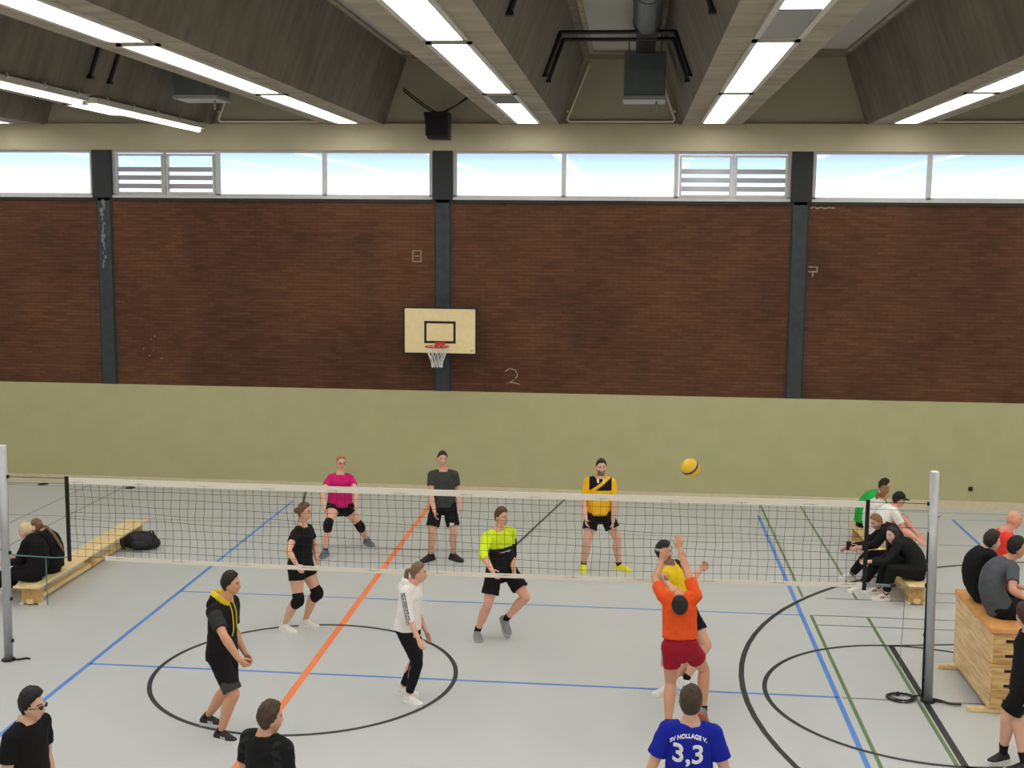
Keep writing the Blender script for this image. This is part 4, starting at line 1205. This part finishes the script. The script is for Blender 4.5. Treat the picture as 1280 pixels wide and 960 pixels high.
    if S.get('glasses'):
        c = S['glasses']; bm = bmesh.new(); s = P.hs
        def hp3(x,y,z): return P.HM @ (V((x,y,z))*s)
        for sg in (-1,1):
            pts = [hp3(sg*.033+.022*math.cos(a), .098-.006*abs(math.cos(a)), .008+.015*math.sin(a)) for a in [2*PI*i/14 for i in range(15)]]
            tube(bm, pts, [.0026]*15, seg=6, n=1)
            tube(bm, [hp3(sg*.056,.09,.012), hp3(sg*.078,.05,.012), hp3(sg*.08,-.012,.008)], [.0028]*3, seg=6, n=1)
        tube(bm, [hp3(-.012,.100,.012), hp3(.012,.100,.012)], [.0028]*2, seg=6, n=1)
        go = mesh_obj('glasses', bm, leather(c), root, base)
        if S.get('darklens'):
            bm = bmesh.new()
            for sg in (-1,1):
                ball(bm, hp3(sg*.033,.0955,.008), (.021,.004,.0145), P.HM.to_3x3(), 14, 8)
            mesh_obj('lens', bm, leather((46,36,32)), go, base)
    if S.get('cap'):
        c = S['cap']; bm = bmesh.new(); s = P.hs
        hair_shell(bm, P.HM, s, .020, .010, ((0,24),(60,20),(90,12),(140,4),(180,2)), seed=1.0)
        co2 = mesh_obj('cap', bm, cloth(c), root, base)
        if S.get('brim', True):
            bm = bmesh.new(); up_, lo_ = [], []
            for i in range(13):
                a = -1.15+2.3*i/12
                for r_, lst in ((1.0,None),):
                    pi_ = V((.078*math.sin(a), .092*math.cos(a), .052)); po = V((.080*math.sin(a)*1.02, .092*math.cos(a)+.075*max(0,math.cos(a))**.6, .040))
                    up_.append((P.HM @ (pi_*s), P.HM @ (po*s)))
            d = P.HM.to_3x3() @ V((0,0,-.006))
            a_ = [[bm.verts.new(p) for p in (x, y, y+d, x+d)] for x, y in up_]
            for p, q in zip(a_, a_[1:]):
                for i in range(4): bm.faces.new((p[i], p[(i+1)%4], q[(i+1)%4], q[i]))
            bm.faces.new(a_[0]); bm.faces.new(a_[-1][::-1])
            br_ = mesh_obj('brim', bm, cloth(c), co2, base)
    if S.get('headband'):
        bm = bmesh.new(); s = P.hs
        pts = [P.HM @ (V((.083*math.sin(a), .098*math.cos(a)-.002, .042+.010*math.cos(a)))*s) for a in [2*PI*i/28 for i in range(29)]]
        tube(bm, pts, [(.016,.006)]*29, seg=8, side=P.HM.to_3x3() @ V((0,0,1)), n=1); mesh_obj('headband', bm, cloth(S['headband']), root, base)
    if S.get('phone'):
        bm = bmesh.new(); c = (P.WL+P.WR)/2+P.F*.10+V((0,0,.03)); bbox(bm, c.x-.035, c.x+.035, c.y-.004, c.y+.004, c.z-.07, c.z+.07, .003); 
        mesh_obj('phone', bm, M_RUB, root, base)
    return P, root, to

def paint_faces_w(me, P, fn, base):
    n = len(me.polygons); c = np.empty(n*3, dtype=np.float32); me.polygons.foreach_get('center', c); c = c.reshape(-1,3)+np.array(base)
    r = c-np.array(P.pel); L = (P.neck-P.pel).length
    u = r @ np.array(P.L); v = r @ np.array(P.FT); t = (r @ np.array(P.up))/L
    idx = np.array(fn(u, v, t, c, P)).astype(np.int32); me.polygons.foreach_set('material_index', idx)
def seg_pos(c, a, b):
    a, b = np.array(a), np.array(b); d = b-a; return ((c-a) @ d)/(d @ d), c-a
BLK = (20,20,22); SKIN = (224,172,144); SKIN2 = (206,152,122)
def one(u, v, t, c, P): return np.zeros(len(u))
def f_yellow(u, v, t, c, P):                       # black shoulder panel cut off by a slanting yellow band
    L = np.abs(u); i = np.zeros(len(u))
    blk = (v > -.02)*(t > .66)*(L < .175)
    band = np.abs((u+.02)*.9-(t-.80)*.62) < .035
    i[blk > 0] = 1; i[(blk*band) > 0] = 0
    i[(v > 0)*(t > .88)*(L < .06)*(L > .03) > 0] = 2
    return i
def f_neon(u, v, t, c, P):
    i = np.zeros(len(u)); i[(t < .60)*(np.abs(u) < .21)] = 1
    sE, _ = seg_pos(c, P.SL, P.EL); i[(u > .20)*(t < .72)] = 1
    i[(t < .34)] = 1
    arm = np.linalg.norm(c-np.array(P.ER), axis=1) < .16; i[arm] = 0
    sR, dR = seg_pos(c, P.SR, P.ER); far = np.linalg.norm(c-(np.array(P.SR)+np.clip(sR,0,1)[:,None]*np.array(P.ER-P.SR)), axis=1); i[far < .085] = 0
    tx = (v > .02)*(u > -.06)*(u < .10)*(np.abs(t-.50) < .015); i[tx > 0] = 2
    tr = (v > .02)*(u > -.07)*(u < -.03)*(np.abs(t-.50) < .03); i[tr > 0] = 3
    return i
def f_hoodsleeve(u, v, t, c, P):
    i = np.zeros(len(u))
    for s, e in ((P.SL,P.EL),(P.SR,P.ER)):
        q, _ = seg_pos(c, s, e); d = np.linalg.norm(c-(np.array(s)+np.clip(q,0,1)[:,None]*np.array(e-s)), axis=1)
        i[(d < .09)*(q > .12)] = 1
    return i
def f_stripes(u, v, t, c, P):                      # three dark stripes down the sleeves
    i = np.zeros(len(u))
    for s, e, w, sg in ((P.SL,P.EL,P.WL,1),(P.SR,P.ER,P.WR,-1)):
        q, _ = seg_pos(c, s, e); a = np.array(s); d = c-(a+np.clip(q,0,1)[:,None]*np.array(e-s))
        f = d @ np.array(P.FT); o = d @ np.array(P.L)*sg; near = (np.linalg.norm(d, axis=1) < .10)*(q > .0)*(o > .012)
        for k in (-1,0,1): i[near*(np.abs(f-.018*k-.004) < .0055)] = 1
    return i
def f_black_yel(u, v, t, c, P):
    i = np.zeros(len(u)); i[(t > .62)*(u > .0)*(np.abs(u) < .20)*(v > -.05)] = 1; i[(t < .08)] = 0; i[(np.abs(u-.03) < .02)*(t < .35)*(v > 0)] = 1
    return i
def f_redshorts(u, v, t, c, P):
    i = np.zeros(len(u)); hw = .052*P.h
    i[(np.abs(np.abs(u)-.135) < .0)] = 1
    side = np.abs(v) < .022; i[side*(u > .115)] = 1
    for k in (-1,0,1): i[(np.abs(v-.018*k) < .0055)*(u > .10)] = 1
    i[side*(u > .115)*(np.abs(np.mod(v+.009,.018)-.009) > .0055)] = 0
    return i
def f_greyside(u, v, t, c, P):
    i = np.zeros(len(u)); i[(t < -.45)*(v > .16+(t+.45)*.30)] = 1; return i
def f_legpatch(u, v, t, c, P):
    i = np.zeros(len(u)); i[(u > .10)*(u < .17)*(t < -.50)*(t > -.60)*(v > .0)] = 1; return i
def f_camo(u, v, t, c, P):
    n = np.sin(c[:,0]*40+2*np.sin(c[:,2]*33))*np.sin(c[:,2]*37+c[:,1]*30); i = np.zeros(len(u)); i[(np.abs(u) > .12)*(n > .25)] = 1; return i
def f_jacket(u, v, t, c, P):
    i = np.zeros(len(u))
    for s, e, w, sg in ((P.SL,P.EL,P.WL,1),(P.SR,P.ER,P.WR,-1)):
        for a, b in ((s,e),(e,w)):
            q, _ = seg_pos(c, a, b); d = c-(np.array(a)+np.clip(q,0,1)[:,None]*np.array(b-a)); o = d @ np.array(P.L)*sg; f = d @ np.array(P.FT)
            i[(np.linalg.norm(d,axis=1) < .09)*(o > .02)*(np.abs(np.abs(f)-.012) < .006)] = 1
    return i

SHORT = dict(col=(58,40,28), thick=.010, top=.020)
DARK = dict(col=(34,26,22), thick=.012, top=.020)
PEOPLE = [
 dict(id='pink', straight=.992, h=1.68, fem=1, face=-78, hy=-62, aR=(406.6,688), aL=(458.6,674), pelvis=(425,630), neck=(425.5,592), head=(426.5,577.5), girth=1.08, legs=1.05,
  armR=[(403,615,-1),(405,634,-1)], armL=[(446,614,-1),(445,633,-1)], footR=-95, footL=-48, kR=-88, kL=-62, curlL=.8, curlR=.8,
  top=dict(cols=[(206,32,112)], sleeve=.55, hem=-.04), bottom=dict(cols=[BLK], len=.36, flare=.012), pads=(22,22,24), socks=((60,66,70),.10), shoes=dict(col=(92,108,118), sole=(120,130,136)),
  hair=dict(col=(176,128,84), thick=.010, top=.010, tail=.20), glasses=(40,30,28), brow=(150,110,80), skin=(232,180,156),
  label='person in a magenta shirt and black knee pads, standing wide behind the net'),
 dict(id='grey', h=1.80, face=-80, hy=-72, aR=(538.5,693.5), aL=(566.5,693), pelvis=(554,638), neck=(554,588), head=(553,573.5),
  armR=[(538.5,619,-1),(543,639,-1)], armL=[(572,616,1),(574.5,634,-1)], footR=-125, footL=-38, kR=-95, kL=-65,
  top=dict(cols=[(66,66,62)], sleeve=.55, hem=-.08), bottom=dict(cols=[BLK,(205,205,205)], len=.80, flare=.026, fn=f_legpatch), socks=((40,38,38),.08), shoes=dict(col=(24,24,26), sole=(34,34,36)), hair=dict(SHORT, col=(44,34,28), top=.016),
  label='person in a dark grey shirt, black shorts and black shoes behind the net'),
 dict(id='yellow', straight=.992, h=1.80, face=-84, hy=-80, aR=(729.5,706), aL=(773.5,706), pelvis=(748,655), neck=(750.5,596.5), head=(751.5,584.5),
  armR=[(729.5,629,-1),(732,648,-1)], armL=[(768,630,-1),(766,655,-1)], footR=-90, footL=-25, kR=-92, kL=-50,
  top=dict(cols=[(244,184,36),BLK,(236,226,206)], sleeve=.6, hem=-.06, fn=f_yellow), bottom=dict(cols=[BLK], len=.60, flare=.026), socks=((26,26,28),.13), shoes=dict(col=(226,226,40), sole=(232,236,120)), hair=dict(DARK, col=(40,28,24), top=.014), beard=(92,60,48),
  label='person in a yellow jersey with black shoulders and neon yellow shoes'),
 dict(id='black', h=1.70, fem=1, face=-18, hy=-8, aR=(355,781), aL=(381,775), pelvis=(375,711), neck=(378,657), head=(381,640.5), girth=1.02, legs=1.06,
  armR=[(360.5,688,-1),(371,706,-1)], armL=[(394,684,1),(396,699,-1)], footR=-28, footL=-18, kR=-30, kL=-5,
  top=dict(cols=[(18,18,20)], sleeve=.5, hem=-.06), bottom=dict(cols=[(18,18,20)], len=.42, flare=.010), pads=(22,22,24), socks=((225,222,216),.05), shoes=dict(col=(232,230,226), sole=(238,236,232)),
  hair=dict(col=(104,78,54), thick=.012, top=.012, bun=1), label='person in a black shirt, shorts and knee pads with white shoes, looking right'),
 dict(id='neon', straight=.992, h=1.80, face=-58, hy=-38, aR=(596.5,789), aL=(632,774,.24), pelvis=(627,722), pdy=.05, neck=(623,662), ndy=-.05, head=(627,647),
  armR=[(604,694,-1),(615,713,-1)], armL=[(640,694,1),(642,712,-1)], footR=-75, footL=-60, pitchL=48, kR=-70, kL=-25, pitchR=4,
  top=dict(cols=[(212,236,40),(22,22,24),(206,206,206),(190,50,44)], sleeve=1.28, hem=-.05, fn=f_neon), bottom=dict(cols=[BLK], len=.70, flare=.028), socks=((24,24,26),.16), shoes=dict(col=(132,134,134), sole=(170,172,172)), hair=dict(SHORT, col=(96,66,44), top=.02), skin=(228,170,146),
  label='person in a neon yellow and black long-sleeved jersey, running behind the net'),
 dict(id='hoodie', h=1.80, face=-14, hy=4, aR=(275.5,915), aL=(258.5,896), pelvis=(277,822), neck=(279,750), head=(289,730.5), girth=.98, hsgn=0,
  armR=[(280,795,-1),(296,820,0),(305,830,0)], armL=[('d',-.05,.12,-1),('d',.45,.05,-.9)], footR=-22, footL=-12, kR=-18, kL=0, curlR=1.1, curlL=1.1,
  top=dict(cols=[(26,26,28),(50,50,50)], sleeve=.72, hem=-.14, hood=1, hoodlining=(226,192,46), cord=(214,186,60), fn=f_hoodsleeve, sw=.018, name='hoodie'), bottom=dict(cols=[(20,20,22),(66,66,70)], len=.92, flare=.022, fn=f_greyside), socks=((34,34,36),.06), shoes=dict(col=(28,28,30), sole=(226,226,224), stripes=(230,230,230)), hair=dict(DARK, top=.024), skin=(214,158,126),
  label='person in a black short-sleeved hoodie with yellow hood lining, standing on the left'),
 dict(id='white', h=1.72, fem=1, face=-20, hy=2, aR=(511,869), aL=(503,859), pelvis=(509,786), neck=(515,730), head=(523.5,716.5), hsgn=1,
  armR=[(512,774,-1),(523,799,-1),(527,809,-1)], armL=[('d',-.05,.1,-1),('d',.42,-.12,-.9)], footR=-35, footL=-12, kR=-12, kL=-5,
  top=dict(cols=[(236,232,230),(60,58,64)], sleeve=1.22, hem=-.05, hood=1, fn=f_stripes, sw=.017, add=.016, name='hoodie'), bottom=dict(cols=[(22,22,25)], len=1.90, flare=.0, add=.007, name='leggings'), socks=((230,226,220),.05), shoes=dict(col=(234,232,228), sole=(240,238,235)),
  hair=dict(col=(124,96,68), thick=.010, top=.010, tail=.22), label='person in a white hooded jacket and black leggings with a ponytail'),
 dict(id='jersey', h=1.80, face=-20, hy=0, aL=(856,850,.24), aR=(838,858), pelvis=(858,776), pdy=.15, neck=(837,706), ndy=.0, head=(830,690,.02), lean=0,
  armL=[(862,727,1),(875,713,1),(882,705,0)], armR=[(826,722,-1),(838,733,-1)], footL=-40, footR=-150, pitchL=25, kL=-5, kR=-20, curlL=1.2,
  top=dict(cols=[(240,206,34),(22,22,24)], sleeve=.55, hem=-.05, fn=f_black_yel), bottom=dict(cols=[BLK], len=.62, flare=.022), socks=((24,24,26),.14), shoes=dict(col=(222,222,218), sole=(236,236,232)), hair=dict(DARK, col=(24,22,22), top=.014, thick=.010), headband=(190,186,176), beard=(46,36,32),
  label='person in a yellow and black jersey jumping at the net behind the orange shirt'),
 dict(id='orange', h=1.80, face=88, hy=84, hp=48, aL=(835.5,906), aR=(879,888,.16), pelvis=(850,803), pdy=.02, neck=(849,746), ndy=.04, head=(850,757,-.17), raise_=1,
  armL=[(819,724,1),(827,702,1),(829,692,0)], armR=[(858,712,1),(850,686,1),(849,672,0)], footL=80, footR=70, pitchL=18, pitchR=48, kL=85, kR=60, curlL=.3, curlR=.35, spread=.16, thumbL=(1,.1,.2), thumbR=(-1,.1,.2),
  top=dict(cols=[(236,88,36)], sleeve=.62, hem=.17, flare=.02), bottom=dict(cols=[(158,26,46),(224,196,196)], len=.52, waist=.2, flare=.016, add=.011, fn=f_redshorts), socks=((22,24,34),.12), shoes=dict(col=(128,128,128), sole=(176,100,76)), hair=dict(DARK, col=(34,27,24), thick=.014), skin=SKIN2,
  label='person in an orange shirt and dark red shorts reaching up, seen from behind'),
 dict(id='blue', h=1.80, Y0=9.15, face=88, hy=84, neck=(863,903), head=(863.5,880,.0), lean=.02, vox=.006,
  armL=[('d',-.35,-.05,-.94),('d',-.12,.3,-.95)], armR=[('d',.32,-.02,-.95),('d',.1,.3,-.95)],
  top=dict(cols=[(24,36,160)], sleeve=.68, hem=-.08, collar=(196,200,226), sflare=.014, sw=.016), bottom=dict(cols=[BLK], len=.8, flare=.03), socks=((24,24,26),.12), shoes=dict(col=(60,60,64), sole=(220,220,220)), hair=dict(SHORT, col=(66,50,38), top=.028, thick=.016),
  label='person in a royal blue jersey numbered 3,3, seen from behind at the bottom edge'),
 dict(id='shades', h=1.78, Y0=9.25, face=-14, hy=-2, neck=(33,901), head=(41,883,.0), vox=.006,
  top=dict(cols=[(18,18,20)], sleeve=.62, hem=-.08), bottom=dict(cols=[BLK], len=.9, flare=.03), shoes=dict(col=(40,40,42), sole=(220,220,220)), hair=dict(DARK, col=(27,22,21), top=.028, thick=.018), glasses=(40,28,24), darklens=1, skin=(222,176,152),
  label='person in a black shirt with dark glasses in the bottom left corner'),
 dict(id='camo', h=1.78, Y0=9.0, face=66, hy=36, neck=(333,917), head=(338.5,899,.0), vox=.006, wide=1.02,
  top=dict(cols=[(22,25,25),(40,44,43)], sleeve=.62, hem=-.08, fn=f_camo), bottom=dict(cols=[BLK], len=.9, flare=.03), shoes=dict(col=(40,40,42), sole=(220,220,220)), hair=dict(SHORT, col=(74,56,42), top=.024, thick=.015), skin=(214,162,136),
  label='person with brown hair in a black shirt, at the bottom edge below the orange line'),
 # the two on the left bench
 dict(id='blonde', h=1.62, fem=1, face=178, hy=192, hp=-12, seat=('px',44,714,.43), aL=('w',-9.0,15.95,.088), aR=('w',-8.98,16.35,.088), neck=(40,681), head=(32.5,665), lean=0, slouch=.05, girth=1.06,
  armL=[('d',-.35,-.15,-.9),('d',-.9,.1,-.15)], armR=[('d',-.35,.1,-.9),('d',-.9,-.1,-.15)], top=dict(cols=[(19,19,21)], sleeve=1.9, hem=-.06, hood=1, sw=.02, add=.02, name='jacket'), bottom=dict(cols=[(19,19,22)], len=1.9, flare=.012, name='trousers'), shoes=dict(col=(228,224,220), sole=(236,234,230)),
  hair=dict(col=(222,196,158), thick=.016, top=.016, bun=1), skin=(232,184,164), label='person with pale blonde hair in a black jacket on the left bench'),
 dict(id='brown', h=1.64, fem=1, face=176, hy=165, seat=('px',66,704,.43), aL=('w',-8.95,16.5,.088), aR=('w',-8.95,16.85,.088), neck=(58,677), head=(46.5,660), lean=0, slouch=.05, girth=1.0,
  armL=[('d',-.35,-.1,-.9),('d',-.9,.1,-.15)], armR=[('d',-.35,.15,-.9),('d',-.9,-.1,-.15)], top=dict(cols=[(20,20,23),(200,200,204)], sleeve=1.9, hem=-.06, sw=.018, add=.016, fn=f_jacket, name='jacket'), bottom=dict(cols=[(19,19,22)], len=1.9, flare=.012, name='trousers'), shoes=dict(col=(60,58,60), sole=(226,224,220)),
  hair=dict(col=(122,92,64), thick=.013, top=.012, tail=.34, out=.19), label='person with a long brown ponytail in a black jacket on the left bench'),
 # five on the right bench
 dict(id='green', h=1.76, face=8, hy=-8, seat=(4.02,20.85,.43), aL=('w',4.55,21.05,.088), aR=('w',4.55,20.7,.088), neck=(1098,620), head=(1106,609,.0), lean=0, slouch=.06,
  armL=[('d',.55,.12,-.8),('d',.8,-.2,-.3)], armR=[('d',.5,-.12,-.85),('d',.8,.2,-.3)], top=dict(cols=[(40,176,74)], sleeve=.6, hem=-.08), bottom=dict(cols=[BLK], len=.85, flare=.025), shoes=dict(col=(60,60,62), sole=(220,220,220)), socks=((230,230,228),.15), hair=dict(DARK, col=(26,22,22), top=.03),
  label='person with dark hair in a green shirt at the far end of the right bench'),
 dict(id='tail', h=1.68, fem=1, face=12, hy=25, seat=(4.06,20.15,.43), aL=('w',4.6,20.35,.088), aR=('w',4.6,20.0,.088), neck=(1099,628), head=(1105.5,617,.0), lean=0, slouch=.06,
  armL=[('d',.55,.12,-.8),('d',.8,-.2,-.3)], armR=[('d',.5,-.12,-.85),('d',.8,.2,-.3)], top=dict(cols=[(228,226,222)], sleeve=.6, hem=-.08), bottom=dict(cols=[BLK], len=1.9, flare=.01, name='trousers'), shoes=dict(col=(60,60,62), sole=(220,220,220)), hair=dict(col=(138,104,70), thick=.012, top=.012, tail=.24, tie=(220,214,206)),
  label='person with a light brown ponytail and white shirt between the green shirt and the cap'),
 dict(id='cap', h=1.78, face=5, hy=-4, hp=-8, seat=(4.08,19.60,.43), aL=('w',4.66,19.75,.088), aR=('w',4.66,19.35,.088), neck=(1116,634), head=(1123.5,625.5,.0), lean=0, slouch=.05,
  armR=[(1131,665,-1),(1147,674,-1)], armL=[(1138,655,1),(1150,671,-1)], top=dict(cols=[(238,236,234)], sleeve=.62, hem=-.08), bottom=dict(cols=[(206,204,206)], len=.8, flare=.03), socks=((230,230,228),.15), shoes=dict(col=(200,200,200), sole=(230,230,230)), hair=dict(DARK, col=(40,32,26)), cap=(38,38,38), skin=(232,168,146),
  label='person in a white shirt and dark peaked cap leaning on the knees, right bench'),
 dict(id='ginger', h=1.76, face=196, hy=205, hp=-22, seat=(4.10,18.42,.43), aL=(1077,732), aR=('w',3.45,18.62,.088), neck=(1107,666), head=(1100,656), lean=0, slouch=.05,
  armL=[('d',-.6,-.3,-.72),('d',-.8,-.3,-.1)], armR=[('d',-.6,.25,-.7),('d',-.85,.0,-.2)], footL=195, footR=190, top=dict(cols=[(21,21,23)], sleeve=1.9, hem=-.06, sw=.02, add=.016, name='jacket'), bottom=dict(cols=[(20,20,22)], len=1.88, flare=.014, name='trousers'), shoes=dict(col=(236,230,224), sole=(240,238,235)),
  hair=dict(SHORT, col=(150,108,70), top=.02), phone=1, label='person with short light brown hair in a black jacket, right bench, facing left'),
 dict(id='longhair', h=1.68, fem=1, face=186, hy=208, hp=-6, seat=(4.20,17.72,.43), aL=(1107,742.5), aR=('w',3.72,17.95,.088), neck=(1125,686), head=(1116.5,672.5), lean=0, slouch=.06, girth=1.08,
  armL=[('d',-.55,-.25,-.8),('d',-.85,.2,-.05)], armR=[('d',-.55,.25,-.8),('d',-.85,-.2,-.05)], footL=190, footR=182, top=dict(cols=[(27,31,30)], sleeve=1.85, hem=-.06, hood=1, sw=.024, add=.022, name='hoodie'), bottom=dict(cols=[(20,20,22)], len=1.85, flare=.01, name='trousers'), shoes=dict(col=(228,206,196), sole=(240,236,232), stripes=(40,36,40)),
  hair=dict(col=(58,40,32), thick=.013, top=.012, long=.34), skin=(230,188,170), label='person with long dark brown hair in a dark hooded top on the right bench end'),
 # on and behind the vaulting box
 dict(id='boxblack', h=1.76, face=8, hy=12, seat=(4.22,14.42,1.085), aL=('w',4.70,14.55,.62), aR=('w',4.68,14.33,.62), neck=(1231,694), head=(1240.5,678,.0), lean=0, slouch=.075,
  armL=[('d',.4,.1,-.9),('d',.8,-.1,-.3)], armR=[('d',.45,-.05,-.9),('d',.8,.1,-.3)], footL=10, footR=6, top=dict(cols=[(17,18,20)], sleeve=.6, hem=-.10, collar=(150,150,160)), bottom=dict(cols=[BLK], len=.85, flare=.025), socks=((24,24,26),.12), shoes=dict(col=(40,40,44), sole=(220,220,220)), hair=dict(SHORT, col=(44,34,28), top=.026, thick=.016),
  label='person in a black shirt sitting at the far end of the vaulting box'),
 dict(id='boxgrey', h=1.82, face=4, hy=4, seat=(4.24,13.90,1.09), aL=('w',4.74,14.0,.60), aR=('w',4.72,13.78,.60), neck=(1259,703), head=(1271,686,.0), lean=0, slouch=.075,
  armL=[('d',.45,.1,-.88),('d',.7,-.2,-.5)], armR=[(1266,738,-1),(1281,747,-1)], footL=10, footR=6, top=dict(cols=[(84,88,94)], sleeve=.66, hem=-.10), bottom=dict(cols=[BLK], len=.85, flare=.025), socks=((24,24,26),.12), shoes=dict(col=(40,40,44), sole=(220,220,220)), hair=dict(DARK, col=(22,19,20), top=.026, thick=.015), skin=(206,150,124),
  label='person in a grey shirt sitting on the near half of the vaulting box'),
 dict(id='red', h=1.84, Y0=15.55, face=0, hy=-4, neck=(1256,664), head=(1267.5,650,.0), 
  top=dict(cols=[(236,62,52)], sleeve=.6, hem=-.08), bottom=dict(cols=[(30,30,36)], len=.85, flare=.025), socks=((230,230,228),.12), shoes=dict(col=(200,200,200), sole=(230,230,230)), skin=(228,160,136),
  label='bald person in a red shirt standing behind the vaulting box'),
 dict(id='edge', h=1.68, fem=1, face=178, hy=112, aL=(1254,942), aR=(1281,955), pelvis=(1283,852), pdy=.05, neck=(1287,789), head=(1281,771,.0), girth=1.05,
  armL=[('d',.05,-.25,-.95),('d',-.1,-.1,-.95)], footL=208, footR=190, kL=190, kR=190, top=dict(cols=[(19,19,21)], sleeve=.62, hem=-.22, name='shirt'), bottom=dict(cols=[(17,17,19)], len=.80, flare=.026), socks=((26,26,28),.28), shoes=dict(col=(26,26,28), sole=(226,226,226)), hair=dict(col=(62,46,38), thick=.018, top=.02, tail=.2),
  label='person in black shirt and shorts cut off by the right edge, beside the box'),
]
for S in PEOPLE:
    if S.pop('raise_', None): S['raise'] = (.045, .045)
built = {}
for S in PEOPLE:
    built[S['id']] = build(S)
# ---- lettering on the back of the blue jersey
P, root, shirt = built['blue']
M_LET = mat('white print', (236,236,240), .6)
bm_ = bmesh.new(); bm_.from_mesh(shirt.data); tree = BVHTree.FromBMesh(bm_); 
O = P.neck-P.up*.0-root.location
def lettering(txt, cx, cz, size, bend=0.0, name='printed_number', ex=.003, bold=.0):
    cu = bpy.data.curves.new('t', 'FONT'); cu.body = txt; cu.size = size; cu.align_x = 'CENTER'; cu.offset = bold; cu.resolution_u = 4
    to = bpy.data.objects.new('t', cu); COL.objects.link(to)
    dg = bpy.context.evaluated_depsgraph_get(); dg.update()
    me = bpy.data.meshes.new_from_object(to.evaluated_get(dg)); bpy.data.objects.remove(to)
    b = bmesh.new(); b.from_mesh(me); bpy.data.meshes.remove(me)
    bmesh.ops.remove_doubles(b, verts=b.verts[:], dist=1e-5)
    bmesh.ops.triangulate(b, faces=b.faces[:]); bmesh.ops.subdivide_edges(b, edges=[e for e in b.edges if e.calc_length() > .012], cuts=2)
    bmesh.ops.triangulate(b, faces=b.faces[:])
    r = bmesh.ops.extrude_face_region(b, geom=b.faces[:]); top_ = [g_ for g_ in r['geom'] if isinstance(g_, bmesh.types.BMVert)]; ts = set(top_)
    rt = -P.L; out = -P.FT
    for v in b.verts:
        x, y = v.co.x+cx, v.co.y+cz
        y -= bend*x*x
        p = O+rt*x+P.up*y+out*.6
        h = tree.ray_cast(p, -out)
        q = h[0] if h[0] is not None else O+rt*x+P.up*y+out*.12
        v.co = q+out*(.006 if v in ts else -.004)
    return mesh_obj(name, b, M_LET, shirt)
a = lettering('3,3', -.014, -.275, .21, name='printed_number', bold=.004); a['label'] = 'white printed number 3,3'
a = lettering('SV HOLLAGE V.', -.012, -.075, .042, bend=2.6, name='printed_word', bold=.0015); a['label'] = 'white curved lettering'
bm_.free()

# ------------------------------------------------------------------ colour handling
SC.view_settings.view_transform = 'Standard'; SC.view_settings.look = 'None'
SC.view_settings.gamma = 1; SC.view_settings.use_curve_mapping = False
SC.view_settings.exposure = EXPO
SC.cycles.max_bounces = 8; SC.cycles.diffuse_bounces = 5; SC.cycles.glossy_bounces = 3; SC.cycles.transparent_max_bounces = 12
SC.cycles.use_denoising = True; SC.cycles.use_light_tree = True
SC.cycles.sample_clamp_indirect = 6
